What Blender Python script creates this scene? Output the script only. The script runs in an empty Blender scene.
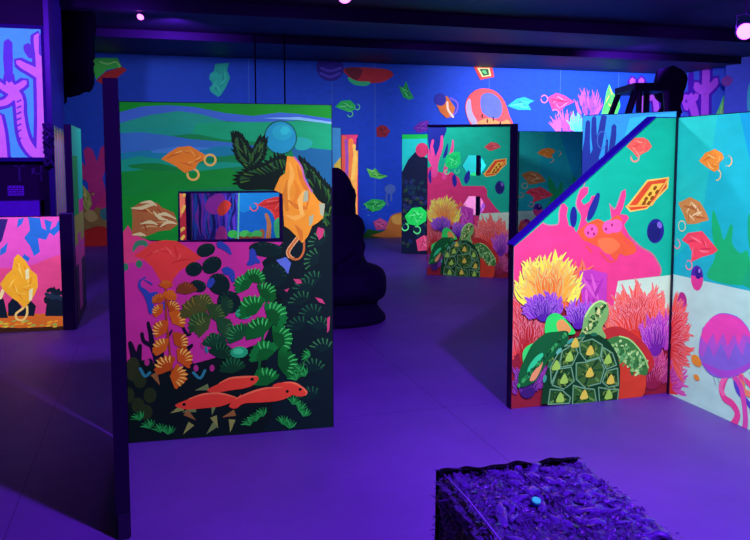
"""Blacklight underwater gallery: free-standing painted panels, a dark statue, a bale of crushed bottles."""
import bpy, bmesh, math, random
from mathutils import Vector, Matrix, noise
from mathutils.geometry import tessellate_polygon
random.seed(7)
C = bpy.context.scene.collection
BARE = bpy.data.collections.new('unpainted_surfaces')
FLUO = bpy.data.collections.new('fluorescent_paint')      # every surface painted with fluorescent colour
PI = math.pi

# ------------------------------------------------------------------ materials
def hexlin(h):
    h = h.lstrip('#')
    f = lambda c: c/12.92 if c <= .04045 else ((c+.055)/1.055)**2.4
    return tuple(f(int(h[i:i+2], 16)/255) for i in (0, 2, 4)) + (1,)
MATS = {}
def newmat(name):
    m = bpy.data.materials.new(name); m.use_nodes = True
    nt = m.node_tree; b = nt.nodes['Principled BSDF']
    return m, nt, b
def paint(h):
    """flat poster paint with faint brush mottling"""
    if h in MATS: return MATS[h]
    m, nt, b = newmat('paint_' + h)
    L = nt.links.new
    tc = nt.nodes.new('ShaderNodeTexCoord'); mp = nt.nodes.new('ShaderNodeMapping')
    mp.inputs['Scale'].default_value = (5, 5, 9)
    n = nt.nodes.new('ShaderNodeTexNoise'); n.inputs['Scale'].default_value = 1.3; n.inputs['Detail'].default_value = 4
    hsv = nt.nodes.new('ShaderNodeHueSaturation'); hsv.inputs['Color'].default_value = hexlin(h)
    mr = nt.nodes.new('ShaderNodeMapRange'); mr.inputs['From Min'].default_value = .3; mr.inputs['From Max'].default_value = .7
    mr.inputs['To Min'].default_value = .92; mr.inputs['To Max'].default_value = 1.06
    L(tc.outputs['Object'], mp.inputs[0]); L(mp.outputs[0], n.inputs['Vector']); L(n.outputs['Fac'], mr.inputs['Value'])
    L(mr.outputs[0], hsv.inputs['Value']); L(hsv.outputs[0], b.inputs['Base Color'])
    b.inputs['Roughness'].default_value = .6; b.inputs['Specular IOR Level'].default_value = .12
    MATS[h] = m; return m
def solid(name, col, rough=.5, spec=.3, metal=0, bump=0, scale=40, var=.25):
    if name in MATS: return MATS[name]
    m, nt, b = newmat(name); L = nt.links.new
    tc = nt.nodes.new('ShaderNodeTexCoord'); n = nt.nodes.new('ShaderNodeTexNoise')
    n.inputs['Scale'].default_value = scale; n.inputs['Detail'].default_value = 5
    L(tc.outputs['Object'], n.inputs['Vector'])
    mx = nt.nodes.new('ShaderNodeMix'); mx.data_type = 'RGBA'
    c = col if len(col) == 4 else tuple(col) + (1,)
    mx.inputs[6].default_value = tuple(x*(1-var) for x in c[:3]) + (1,); mx.inputs[7].default_value = tuple(min(1, x*(1+var)) for x in c[:3]) + (1,)
    L(n.outputs['Fac'], mx.inputs[0]); L(mx.outputs[2], b.inputs['Base Color'])
    b.inputs['Roughness'].default_value = rough; b.inputs['Specular IOR Level'].default_value = spec; b.inputs['Metallic'].default_value = metal
    if bump:
        bp = nt.nodes.new('ShaderNodeBump'); bp.inputs['Strength'].default_value = bump; bp.inputs['Distance'].default_value = .02
        L(n.outputs['Fac'], bp.inputs['Height']); L(bp.outputs[0], b.inputs['Normal'])
    MATS[name] = m; return m
BLACK = solid('black_paint', (.012, .010, .016), .5, .3)
TRIM = solid('violet_edge_paint', (.03, .02, .22), .5, .3)
CEIL = solid('black_ceiling_paint', (.022, .020, .030), .55, .3, bump=.15, scale=6)
METAL = solid('black_metal', (.02, .02, .024), .35, .5)
STONE = solid('black_resin', (.010, .009, .013), .75, .15, bump=.1, scale=18)
CLOTH = solid('black_fabric', (.010, .009, .014), .9, .1, bump=.3, scale=60)
def floor_mat():
    m, nt, b = newmat('grey_concrete'); L = nt.links.new
    tc = nt.nodes.new('ShaderNodeTexCoord')
    n1 = nt.nodes.new('ShaderNodeTexNoise'); n1.inputs['Scale'].default_value = .9; n1.inputs['Detail'].default_value = 8; n1.inputs['Roughness'].default_value = .6
    n2 = nt.nodes.new('ShaderNodeTexNoise'); n2.inputs['Scale'].default_value = 22; n2.inputs['Detail'].default_value = 6
    L(tc.outputs['Object'], n1.inputs['Vector']); L(tc.outputs['Object'], n2.inputs['Vector'])
    cr = nt.nodes.new('ShaderNodeValToRGB'); cr.color_ramp.elements[0].position = .3; cr.color_ramp.elements[1].position = .75
    cr.color_ramp.elements[0].color = (.20, .20, .215, 1); cr.color_ramp.elements[1].color = (.31, .31, .32, 1)
    L(n1.outputs['Fac'], cr.inputs[0])
    mp = nt.nodes.new('ShaderNodeMapping'); mp.inputs['Location'].default_value = (.62, .35, 0)
    nv = nt.nodes.new('ShaderNodeMix'); nv.data_type = 'RGBA'; nv.inputs[0].default_value = .012
    L(tc.outputs['Object'], nv.inputs[6]); L(n2.outputs['Color'], nv.inputs[7]); L(nv.outputs[2], mp.inputs[0])
    br = nt.nodes.new('ShaderNodeTexBrick'); br.offset = 0
    br.inputs['Scale'].default_value = 1; br.inputs['Brick Width'].default_value = 2.4; br.inputs['Row Height'].default_value = 2.4
    br.inputs['Mortar Size'].default_value = .006; br.inputs['Mortar Smooth'].default_value = .4
    br.inputs['Color1'].default_value = br.inputs['Color2'].default_value = (1, 1, 1, 1); br.inputs['Mortar'].default_value = (.72, .72, .72, 1)
    L(mp.outputs[0], br.inputs['Vector'])
    mx = nt.nodes.new('ShaderNodeMix'); mx.data_type = 'RGBA'; mx.blend_type = 'MULTIPLY'; mx.inputs[0].default_value = 1
    L(cr.outputs[0], mx.inputs[6]); L(br.outputs['Color'], mx.inputs[7]); L(mx.outputs[2], b.inputs['Base Color'])
    bp = nt.nodes.new('ShaderNodeBump'); bp.inputs['Strength'].default_value = .12; bp.inputs['Distance'].default_value = .01
    L(n2.outputs['Fac'], bp.inputs['Height']); L(bp.outputs[0], b.inputs['Normal'])
    b.inputs['Roughness'].default_value = .5; b.inputs['Specular IOR Level'].default_value = .3
    return m

# ------------------------------------------------------------------ object helpers
def link(name, bm, mats, parent=None, smooth=False):
    me = bpy.data.meshes.new(name); bm.to_mesh(me); bm.free()
    for m in (mats if isinstance(mats, (list, tuple)) else [mats]): me.materials.append(m)
    if smooth:
        for p in me.polygons: p.use_smooth = True
    o = bpy.data.objects.new(name, me); C.objects.link(o)
    if parent: o.parent = parent
    return o
def thing(name, label, cat, loc=(0, 0, 0), rz=0, group=None):
    o = bpy.data.objects.new(name, None); C.objects.link(o); o.empty_display_size = .1
    o.location = loc; o.rotation_euler = (0, 0, rz)
    o['label'] = label; o['category'] = cat
    if group: o['group'] = group
    return o
def structure(name, bm, mats, label=None):
    o = link(name, bm, mats); o['kind'] = 'structure'
    if label: o['label'] = label
    return o
def box(bm, x0, x1, y0, y1, z0, z1, mat=0):
    v = [bm.verts.new(p) for p in ((x0,y0,z0),(x1,y0,z0),(x1,y1,z0),(x0,y1,z0),(x0,y0,z1),(x1,y0,z1),(x1,y1,z1),(x0,y1,z1))]
    for f in ((3,2,1,0),(4,5,6,7),(0,1,5,4),(1,2,6,5),(2,3,7,6),(3,0,4,7)):
        bm.faces.new([v[i] for i in f]).material_index = mat
    return v
def BM(*boxes):
    bm = bmesh.new()
    for b in boxes: box(bm, *b)
    return bm
def bevel(bm, w, seg=2):
    bmesh.ops.bevel(bm, geom=list(bm.edges), offset=w, segments=seg, affect='EDGES', profile=.6)
    return bm
def tube(bm, pts, r, n=8, cap=True):
    pts = [Vector(p) for p in pts]; rings = []
    up = Vector((0, 0, 1))
    for i, p in enumerate(pts):
        d = (pts[min(i+1, len(pts)-1)] - pts[max(i-1, 0)]).normalized()
        s = d.cross(up if abs(d.z) < .95 else Vector((1, 0, 0))).normalized(); t = s.cross(d)
        rr = r[i] if isinstance(r, (list, tuple)) else r
        rings.append([bm.verts.new(p + (s*math.cos(a) + t*math.sin(a))*rr) for a in [2*PI*k/n for k in range(n)]])
    for a, b in zip(rings, rings[1:]):
        for k in range(n): bm.faces.new((a[k], a[(k+1) % n], b[(k+1) % n], b[k]))
    if cap: bm.faces.new(rings[0][::-1]); bm.faces.new(rings[-1])
def rings(bm, prof, n=32, close=True):
    """prof: (z, rx, ry, cx, cy) lofted ellipses"""
    R = []
    for z, rx, ry, cx, cy in prof:
        R.append([bm.verts.new((cx + rx*math.cos(2*PI*k/n), cy + ry*math.sin(2*PI*k/n), z)) for k in range(n)])
    for a, b in zip(R, R[1:]):
        for k in range(n): bm.faces.new((a[k], a[(k+1) % n], b[(k+1) % n], b[k]))
    bm.faces.new(R[0][::-1]); bm.faces.new(R[-1])
def prism(bm, loops, y0, y1):
    """board in the x-z plane with holes: loops[0] outline, the rest holes"""
    L3 = [[Vector((u, v, 0)) for u, v in lp] for lp in loops]
    flat = [p for lp in loops for p in lp]
    fr = [bm.verts.new((u, y0, v)) for u, v in flat]; bk = [bm.verts.new((u, y1, v)) for u, v in flat]
    for t in tessellate_polygon(L3):
        a, b, c = t
        n = (Vector((flat[b][0]-flat[a][0], 0, flat[b][1]-flat[a][1]))).cross(Vector((flat[c][0]-flat[a][0], 0, flat[c][1]-flat[a][1])))
        if n.y > 0: a, c = c, a
        bm.faces.new((fr[a], fr[b], fr[c])); bm.faces.new((bk[c], bk[b], bk[a]))
    i = 0
    for lp in loops:
        k = len(lp)
        for j in range(k):
            a, b = i+j, i+(j+1) % k
            bm.faces.new((fr[a], bk[a], bk[b], fr[b]))
        i += k
    bmesh.ops.recalc_face_normals(bm, faces=list(bm.faces))

# ------------------------------------------------------------------ painting on a panel face (local x = along, local z = up)
LV = {}
DZ = .00001
def spline(p, n=4, closed=True):
    out = []; k = len(p)
    for i in range(k if closed else k-1):
        if closed: a, b, c, d = p[(i-1) % k], p[i], p[(i+1) % k], p[(i+2) % k]
        else: a, b, c, d = p[max(i-1, 0)], p[i], p[i+1], p[min(i+2, k-1)]
        for j in range(n):
            t = j/n
            out.append(tuple(.5*((2*b[q]) + (-a[q]+c[q])*t + (2*a[q]-5*b[q]+4*c[q]-d[q])*t*t + (-a[q]+3*b[q]-3*c[q]+d[q])*t**3) for q in (0, 1)))
    if not closed: out.append(tuple(p[-1]))
    return out
class Art:
    lim = None; fit = None
    def __init__(s, root, name, label=None, sc=(1, 1), parent=None):
        s.root, s.name, s.label, s.sc, s.parent = root, name, label, sc, parent
        s.P = []; s.sub = []
    def poly(s, pts, col, smooth=False, holes=()):
        if smooth: pts = spline(list(pts), 4)
        s.P.append(([list(pts)] + [list(h) for h in holes], col)); return s
    def stroke(s, pts, w, col, smooth=True, round_ends=True):
        """ribbon along pts; w = width or list of widths"""
        k0 = len(pts)
        W = list(w) if isinstance(w, (list, tuple)) else [w]*k0
        if smooth and k0 > 2:
            n = 4; pts2 = spline(list(pts), n, False); W2 = []
            for i in range(len(pts2)):
                f = i/n; a = min(int(f), k0-1); b = min(a+1, k0-1); W2.append(W[a] + (W[b]-W[a])*(f-a))
            pts, W = pts2, W2
        l, r = [], []
        for i, p in enumerate(pts):
            a, b = pts[max(i-1, 0)], pts[min(i+1, len(pts)-1)]
            dx, dy = b[0]-a[0], b[1]-a[1]; q = math.hypot(dx, dy) or 1
            nx, ny = -dy/q*W[i]/2, dx/q*W[i]/2
            l.append((p[0]+nx, p[1]+ny)); r.append((p[0]-nx, p[1]-ny))
            if round_ends and i in (0, len(pts)-1) and W[i] > .004:
                sgn = -1 if i == 0 else 1
                e = (p[0] + sgn*dx/q*W[i]*.42, p[1] + sgn*dy/q*W[i]*.42)
                if i == 0: l.insert(0, e)
                else: l.append(e)
        s.P.append(([l + r[::-1]], col)); return s
    def ell(s, c, rx, ry, col, ang=0, n=24):
        ca, sa = math.cos(ang), math.sin(ang)
        s.P.append(([[(c[0] + rx*math.cos(t)*ca - ry*math.sin(t)*sa, c[1] + rx*math.cos(t)*sa + ry*math.sin(t)*ca) for t in [2*PI*k/n for k in range(n)]]], col)); return s
    def ring(s, c, r, w, col, a0=0, a1=6.0, ry=None):
        pts = [(c[0] + r*math.cos(a0 + (a1-a0)*k/12), c[1] + (ry or r)*math.sin(a0 + (a1-a0)*k/12)) for k in range(13)]
        return s.stroke(pts, w, col)
    def fan(s, c, ang, size, col, tip, spread=1.5, n=7, tw=.05):
        """scalloped fan leaf with bright veins at its rim"""
        pts = [c]; rnd = random.Random(int(c[0]*9973+c[1]*7919)); lo = rnd.random()*.3; hi = .55+rnd.random()*.45
        for k in range(2*n+1):
            a = ang - spread + 2*spread*k/(2*n); r = size*((1. if k % 2 else .9) * (1-.18*abs(k-n)/n)) * (.93+.12*rnd.random())
            pts.append((c[0] + r*math.cos(a), c[1] + r*math.sin(a)))
        s.P.append(([pts], col))
        if tip:
            for k in range(n):
                if not lo <= k/(n-1) <= hi: continue
                a = ang - spread*.86 + 2*spread*.86*k/(n-1)
                r1 = size*(1-.18*abs(k-n/2)/n*2)
                s.stroke([(c[0]+r1*.5*math.cos(a), c[1]+r1*.5*math.sin(a)), (c[0]+r1*.76*math.cos(a+.03), c[1]+r1*.76*math.sin(a+.03)), (c[0]+r1*.97*math.cos(a-.02), c[1]+r1*.97*math.sin(a-.02))], [size*tw*.2, size*tw*1.7, size*tw*.9], tip, False, False)
        return s
    def bag(s, out, col, lo, hi, loops=(), lc=None, seed=1, n=9, lw=.006, smooth=False):
        """drifting carrier bag: crumpled body with wrinkle strokes and looped handles"""
        rnd = random.Random(seed)
        for c, r in loops:
            h = Art(s.root, 'handle', None, s.sc); h.ring(c, r, lw, lc or hi, rnd.random()*6, rnd.random()*6+6); s.sub.append(h)
        s.poly(out, col, smooth)
        cx = sum(p[0] for p in out)/len(out); cy = sum(p[1] for p in out)/len(out)
        for k in range(n):
            p = out[k % len(out)]; q = out[(k+2+k//len(out)) % len(out)]
            f = .80 - .2*rnd.random(); g = .25+.4*rnd.random()
            a = (cx+(p[0]-cx)*f, cy+(p[1]-cy)*f); b = (cx+(q[0]-cx)*g, cy+(q[1]-cy)*g)
            m = ((a[0]+b[0])/2 + (rnd.random()-.5)*.02, (a[1]+b[1])/2 + (rnd.random()-.5)*.02)
            w = math.hypot(a[0]-b[0], a[1]-b[1])*.13
            s.stroke([a, m, b], [w*.3, w, w*.1], hi if k % 2 else lo)
        return s
    def tentacles(s, root, region, n, length, w, cols, line, seed=1, span=(0.25, 2.9), curl=.5):
        """anemone: region (cx, cy, rx, ry) of tips' roots; strokes fan out from root; long ones behind"""
        rnd = random.Random(seed); cx, cy, rx, ry = region
        T = []
        for k in range(n):
            a = span[0] + (span[1]-span[0])*rnd.random(); f = math.sqrt(rnd.random())
            p = (cx + rx*math.cos(a)*f, cy + ry*math.sin(a)*f); T.append((f, p, a))
        T.sort(key=lambda t: -t[0])
        for f, p, a in T:
            d = math.atan2(p[1]-root[1], p[0]-root[0]) + (rnd.random()-.5)*.5; Ln = length*(.7+.6*rnd.random()); cu = curl*(rnd.random()-.5)*2
            q = (p[0] + Ln*.5*math.cos(d), p[1] + Ln*.5*math.sin(d)); e = (q[0] + Ln*.5*math.cos(d+cu), q[1] + Ln*.5*math.sin(d+cu))
            i = min(len(cols)-1, int((1-f)*len(cols)*1.2))
            s.stroke([p, q, e], [w*1.2, w*1.1, w*.3], line, True, False)
            s.stroke([p, q, (e[0]*.9+q[0]*.1, e[1]*.9+q[1]*.1)], [w*1.1, w*.8, w*.12], cols[i], True, False)
        return s
    def build(s):
        lv = LV.get(s.root.name, 10)
        slots = []; bm = bmesh.new(); su, sv = s.sc
        lim = s.root.get('lim')
        for loops, col in s.P:
            if col not in slots: slots.append(col)
            lv += 1; y = -lv*(DZ if not s.root.name.startswith('wall') else .00003)
            LP = []
            for lp in loops:
                q = []
                for u, v in lp:
                    u, v = u*su, v*sv
                    if lim: u = min(max(u, lim[0]), lim[1]); v = min(max(v, lim[2]), lim[3])
                    if not q or abs(q[-1][0]-u) + abs(q[-1][1]-v) > 1e-5: q.append((u, v))
                if len(q) > 2 and abs(q[0][0]-q[-1][0]) + abs(q[0][1]-q[-1][1]) < 1e-5: q.pop()
                if len(q) > 2: LP.append(q)
            if not LP: continue
            flat = [p for lp in LP for p in lp]
            vs = [bm.verts.new((u, y, v)) for u, v in flat]
            for a, b, c in tessellate_polygon([[Vector((u, v, 0)) for u, v in lp] for lp in LP]):
                ar = (flat[b][0]-flat[a][0])*(flat[c][1]-flat[a][1]) - (flat[c][0]-flat[a][0])*(flat[b][1]-flat[a][1])
                if abs(ar) < 1e-9: continue
                if ar < 0: a, c = c, a
                try: f = bm.faces.new((vs[a], vs[b], vs[c])); f.material_index = slots.index(col)
                except ValueError: pass
        LV[s.root.name] = lv
        bmesh.ops.delete(bm, geom=[v for v in bm.verts if not v.link_faces], context='VERTS')
        o = link(s.name, bm, [paint(c) for c in slots], s.parent or s.root)
        FLUO.objects.link(o)
        if s.label: o['label'] = s.label
        for h in s.sub: h.parent = o; h.build()
        return o

PANEL = {'P1': ((-0.153, 4.424), -0.0625, 1.173, 1.917),
  'P0': ((-0.117, 3.29), 1.6064, 1.096, 1.925),
  'A': ((2.195, 4.351), 0.0037, 1.185, 1.879),
  'B': ((3.38, 4.335), -1.5708, 1.22, 1.88),
  'C': ((3.673, 9.909), -0.5317, 1.118, 2.052),
  'E': ((4.977, 9.741), -0.096, 1.322, 2.0),
  'D': ((4.111, 12.342), -0.6048, 1.277, 2.03),
  'K': ((5.232, 11.594), -0.6058, 0.637, 2.03),
  'H': ((3.523, 5.739), -1.1681, 0.842, 1.97),
  'S': ((2.932, 11.854), -0.2862, 0.263, 2.0),
  'T': ((2.526, 11.453), -0.2862, 0.288, 2.09),
  'Q': ((0.465, 9.87), 0.1273, 1.493, 2.0),
  'Q2': ((0.066, 8.945), -0.2862, 0.326, 2.0),
  'G': ((-1.879, 7.692), -0.059, 1.058, 1.076),
  'P2': ((-0.705, 7.75), 1.5708, 1.05, 1.93),
  'F': ((-2.017, 8.639), 0.0, 1.0, 3.55),
  'N1': ((-1.116, 10.648), -0.2862, 0.453, 3.5),
  'N2': ((8.235, 11.128), -0.2862, 0.595, 3.5),
  'N3': ((1.507, 12.065), -0.2862, 0.628, 3.5),
  'back': ((-5.0, 15.0), 0.0, 16.61, 3.55),
  'right': ((11.61, 15.0), -1.5708, 10.0, 3.55),
  'pier': ((10.799, 12.51), -1.3014, 1.354, 3.55)}
# traced outlines: each painting was drawn over a picture of its panel; these matrices rectify the drawing to panel metres
RECT = {'P1': [-0.002048551, 5.963598e-05, 0.2378444, 0.0001730927, 0.002206932, -1.0, 0.000108183, 4.164943e-05, -0.4109707],
  'P0': [-0.008671371, 0.000253197, 1.0, 0.00421434, -0.0001235697, -0.4857302, 0.002633963, -7.692343e-05, -0.3036306],
  'A': [-0.001932158, -3.097163e-05, 1.0, 0.0001843901, 0.001797804, -0.8295251, 0.0001152438, 3.38309e-05, -0.3440858],
  'B': [-0.001465187, -5.066212e-05, 1.0, -0.0004398259, 0.0009761756, -0.09027318, -0.0002748912, 7.086343e-06, 0.04006301],
  'C': [0.002332855, 1.407564e-05, -1.0, 8.604431e-05, -0.002323196, 0.6021381, 5.37777e-05, -1.879963e-05, 0.1470246],
  'E': [0.001917038, 3.160919e-05, -1.0, -5.395757e-05, -0.001831769, 0.5276366, -3.372348e-05, -1.533776e-05, 0.14905],
  'D': [0.002484505, 7.681108e-06, -1.0, 9.576098e-05, -0.002403257, 0.5707523, 5.985062e-05, -1.589754e-05, 0.1189381],
  'K': [0.002070642, 2.513224e-05, -1.0, 8.25918e-05, -0.002069932, 0.4911694, 5.161988e-05, -1.366548e-05, 0.1021742],
  'H': [0.001707089, 4.046195e-05, -1.0, 0.0003243599, -0.001459703, 0.3162642, 0.0002027249, -1.462406e-05, 0.05403471],
  'S': [0.00293353, -1.125267e-05, -1.0, -6.366255e-16, -0.002955953, 0.7672441, -2.448135e-16, -2.106096e-05, 0.187302],
  'T': [-0.003114983, 1.890392e-05, 1.0, -7.299477e-16, 0.003140323, -0.8283012, -3.940577e-16, 2.33194e-05, -0.2073871],
  'Q': [0.003272649, -6.988734e-05, -0.6057124, -0.0002191949, -0.003348408, 1.0, -0.0001369968, -2.734186e-05, 0.2945339],
  'Q2': [0.003286158, -8.240484e-05, -0.4994558, -6.421256e-17, -0.003327078, 1.0, 2.444968e-16, -3.346859e-05, 0.2976472],
  'G': [-0.002679661, 0.0001362137, -0.2065202, 0.0001410393, 0.003003164, -1.0, 8.814954e-05, 3.339249e-05, -0.3300264],
  'P2': [-0.01500927, 0.0005204438, 1.0, 0.003183933, 0.001374722, -0.6971187, 0.001989958, -5.129858e-05, -0.2900192],
  'F': [-0.002814724, 0.0001397245, -0.1870948, 0.0001647574, 0.003187528, -1.0, 0.0001029734, 3.064492e-05, -0.3111503],
  'N1': [-0.003505369, 0.0001264342, 0.1900927, 6.58613e-17, 0.003541518, -1.0, -8.598559e-17, 3.101317e-05, -0.2758103],
  'N2': [0.001514854, 4.856785e-05, -1.0, 8.362149e-16, -0.001525362, 0.386676, 2.442849e-16, -1.020645e-05, 0.09076934],
  'N3': [-0.003798734, 5.437122e-05, 0.940984, 2.323297e-16, 0.003828498, -1.0, 5.303046e-16, 2.772714e-05, -0.2465866],
  'back': [0.003455457, -0.0002106271, 0.5773796, -0.0001202797, -0.004014269, 1.0, -7.51748e-05, -2.237206e-05, 0.2271526],
  'right': [-0.001472025, -5.037377e-05, 1.0, -0.0001278835, 0.0009669115, -0.1355405, -7.992716e-05, 2.06042e-06, 0.01164869],
  'pier': [-0.001372953, -5.455132e-05, 1.0, -0.000124006, 0.001255235, -0.2132274, -7.750377e-05, 4.214608e-06, -0.008417975]}
MPP = {'P1': 0.00578, 'P0': 0.27654, 'A': 0.00662, 'B': 0.006, 'C': 0.01368, 'E': 0.0143, 'D': 0.0168, 'K': 0.01641, 'H': 0.00816, 'S': 0.01602, 'T': 0.01536, 'Q': 0.01302, 'Q2': 0.01134, 'G': 0.0093, 'P2': 0.00993, 'F': 0.0102, 'N1': 0.01286, 'N2': 0.01689, 'N3': 0.01559, 'back': 0.01991, 'right': 0.01674, 'pier': 0.01882}
def PX(key, pts):
    h = RECT[key]
    if isinstance(pts, str): pts = [tuple(float(q) for q in p.split(',')) for p in pts.split()]
    out = []
    for x, y in pts:
        w = h[6]*x + h[7]*y + h[8]; out.append(((h[0]*x + h[1]*y + h[2])/w, (h[3]*x + h[4]*y + h[5])/w))
    return out
PXV = PX
def PXS(t): return PX('A', t)
def PX2(key, *pts): return PX(key, pts)
def R1(key, px): return MPP[key]*px

def rect(u0, u1, v0, v1): return [(u0, v0), (u1, v0), (u1, v1), (u0, v1)]
def panel(key, label, outline=None, holes=(), t=.05, trim=BLACK, left=True, right=True, top=True, name='mural_screen', group='painted mural screens standing on the floor', feet=True):
    """free-standing board with edge strips and floor feet; returns its root, the face looks along local -y"""
    (px, py), ang, W, H = PANEL[key]
    r = thing(name, label, 'mural screen', (px, py, 0), ang, group)
    out = outline or rect(0, W, 0, H)
    r['lim'] = (.001, W-.001, .001, H-.001)
    bm = bmesh.new(); prism(bm, [out] + list(holes), 0, t); link('board', bm, BLACK, r)
    e = .004
    if not outline:
        if left: link('edge_strip', BM((-e, 0, -.001, t+.004, 0, H)), trim, r)
        if right: link('edge_strip', BM((W, W+e, -.001, t+.004, 0, H)), trim, r)
        if top: link('edge_strip', BM((-e, W+e, -.001, t+.004, H, H+e)), trim, r)
    return r, W, H

# ------------------------------------------------------------------ room shell
ZC = 3.55
XR, YB = 11.61, 15.0
def quadbox(*b): return BM(b)
structure('floor', BM((-5.2, XR+.3, -3.2, YB+.3, -.12, 0)), floor_mat(), 'grey concrete floor washed violet by the blacklights')
structure('ceiling', BM((-5.2, XR+.3, -3.2, YB+.3, ZC, ZC+.12)), CEIL, 'black painted ceiling')
structure('wall_left', BM((-5.2, -5.0, -3.2, YB+.3, 0, ZC)), CEIL)
structure('wall_front', BM((-5.0, XR, -3.2, -3.0, 0, ZC)), CEIL)
for i, (y, h, w) in enumerate(((9.75, .16, .25), (12.2, .12, .3), (6.3, .16, .25))):
    structure('trim_%d' % (i+1), BM((-5.0, XR, y, y+w, ZC-h, ZC)), CEIL, 'black beam running across the ceiling')
wb = structure('wall_back', BM((0, XR+5.0, 0, .2, 0, ZC)), BLACK, 'far wall painted deep blue with drifting litter and sea life')
wb.location = (-5.0, YB, 0)
wr = structure('wall_right', BM((0, YB+3.0, 0, .2, 0, ZC)), BLACK, 'right side wall painted blue with purple coral')
wr.location = (XR, YB, 0); wr.rotation_euler = (0, 0, -PI/2)

# back wall mural -------------------------------------------------
def art_back():
    r = wb; W = XR+5.0
    a = Art(r, 'painted_sea', 'flat blue painted ground')
    a.poly(rect(0, W, 0, ZC), '1a46d8')
    
    a.poly(PX("back", "60,300 60,196 110,196 110,300"), 'b0277a', False)
    a.poly(PX("back", "60,300 60,225 112,225 112,300"), 'b5232c', False)
    for x in (249, 332, 375, 489, 560, 618):
        for u, v in PX("back", [[x, 100]]): a.poly(rect(u-.008, u+.008, 0.6, ZC), '3e62d8')
    a.poly(PX("back", "362,236 368,229 380,231 395,228 405,236 405,240 362,240"), '1c5a2a')
    a.build()
    for c, reg, n_, ln, cols, sd, lab in (((568, 140), (568, 136, .35, .3), 60, .28, ('c860d8', 'a84cd0'), 3, 'mauve feathery anemone'), ((577, 137), (577, 134, .16, .25), 40, .26, ('50e8c8', '38c8e0'), 4, 'mint feathery anemone'), ((588, 122), (588, 118, .26, .4), 60, .26, ('b858e0', '9848d8'), 5, 'mauve anemone beside lime bag')):
        (u, v), (u2, v2) = PX2("back", c, reg[:2])
        a = Art(r, 'painted_anemone', lab); a.tentacles((u, v-.2), (u2, v2, reg[2], reg[3]), n_, ln, .035, cols, '8a50e0', sd); a.build()
    a = Art(r, 'painted_bucket', 'green and red tilted bucket')
    a.poly(PX("back", "91.7,61 94.4,58 117.6,58 122,67 107,70 96,79.6"), '3fbf5a')
    a.poly(PX("back", "96,80.5 105.5,72 122,66.7 127,70 117,78 103.7,85"), 'b02838')
    a.stroke(PX("back", "100,62 108,64 116,62 120,67"), .03, '8fe08a'); a.build()
    a = Art(r, 'painted_plastic_bag', 'teal wisp of plastic')
    a.bag(PX("back", "215,64 229,63 227,70 230,78 226,87 221,95 218,97 211,92 209,88 213,84 209,79 210,74 214,71"), '27b3b5', '1a8f98', '45cfc8', seed=2); a.build()
    a = Art(r, 'painted_ball', 'indigo striped ball')
    a.ell(PX("back", [[330, 68]])[0], .28, .26, '2b1fa0'); a.stroke(PX("back", "320,73 330,77 340,73"), .05, '4a3fd0'); a.stroke(PX("back", "321,68 330,71 341,68"), .05, '4a3fd0'); a.build()
    a = Art(r, 'painted_whale', 'red rounded whale shape')
    a.poly(PX("back", "345,68 384,69 393,75 385,81 375,83 360,82 350,78"), 'b02a42', True)
    a.poly(PX("back", "345,68 362,69 357,80 349,76"), '6e2140', True)
    a.poly(PX("back", "348,77 357,81 370,82 366,86 355,85 349,81"), '33b58a', True); a.build()
    def sbag(out, cols, loops, lab, seed):
        b = Art(r, 'painted_plastic_bag', lab)
        b.bag(out, cols[0], cols[1], cols[2], loops, seed=seed, lw=.02); b.build()
    sbag(PX("back", "335,107 341,101 350,100 356,106 354,110 348,112 343,110"), ('23c060', '179048', '62e090'), [(p, .055) for p in PX("back", "357,107 350,114")], 'green carrier bag under the ceiling', 3)
    sbag(PX("back", "398,85 402,89 406,81 409,90 414,98 409,100 403,97"), ('1d9a5a', '0f6a40', '4ccf80'), [], 'folded green bag', 4)
    sbag(PX("back", "376,128 381,125 386,126 390,131 386,137 377,137"), ('8c1f3a', '64152e', 'a83850'), [], 'dark red bag', 5)
    sbag(PX("back", "413,128 420,122 428,120 430,130 418,133"), ('6a22b8', '4a1890', '8a40d0'), [], 'violet bag', 6)
    sbag(PX("back", "366,168 371,171 375,168 380,174 388,176 380,179 370,177"), ('5fd060', '2f9040', 'a0f080'), [], 'yellow green torn bag', 7)
    sbag(PX("back", "363,204 372,199 383,200 386,204 380,210 372,212"), ('2bb85a', '178a44', '60e088'), [(p, .06) for p in PX("back", "364,207 370,213")], 'green bag above the sand', 8)
    sbag(PX("back", "373,222 380,218 387,222 386,229 376,230"), ('c04890', '9a2f78', 'd870b0'), [], 'pink bag on the sand', 9)
    sbag(PX("back", "507,106 516,99 524,97 534,101 528,104 531,110 518,110"), ('27a8c8', '1c88a8', '4ad0d8'), [], 'teal torn bag', 10)
    sbag(PX("back", "547,98 556,93 565,96 574,102 565,106 560,111 552,110 550,104"), ('f0408c', 'd02c70', 'ff7ab0'), [(p, .08) for p in PX("back", "544,99 555,113")], 'bright pink bag', 11)
    sbag(PX("back", "601,114 604,104 606,92 609,84 612,92 619,99 620,106 617,114"), ('58e070', '2fc060', 'd8f870'), [], 'lime green bag', 12)
    a = Art(r, 'painted_mug', 'orange handled mug')
    a.poly(PX("back", "434,100 447,96 455,108 452,117 446,118 440,112"), 'd06a38'); a.ell(PX("back", [[440, 99.5]])[0], .13, .13, '2b2aa8')
    a.stroke(PX("back", "450,98 457,103 456,112 450,116"), .04, '7a5ae0'); a.stroke(PX("back", "447,102 448,110 453,117"), .05, 'f0d0c0'); a.build()
    a = Art(r, 'painted_pufferfish', 'large pink balloon shaped fish')
    a.poly(PX("back", "465,108 468,97 476,90 486,88.5 496,92 504,101 509,115 513,132 480,134 470,124"), 'e2505e', True)
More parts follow.
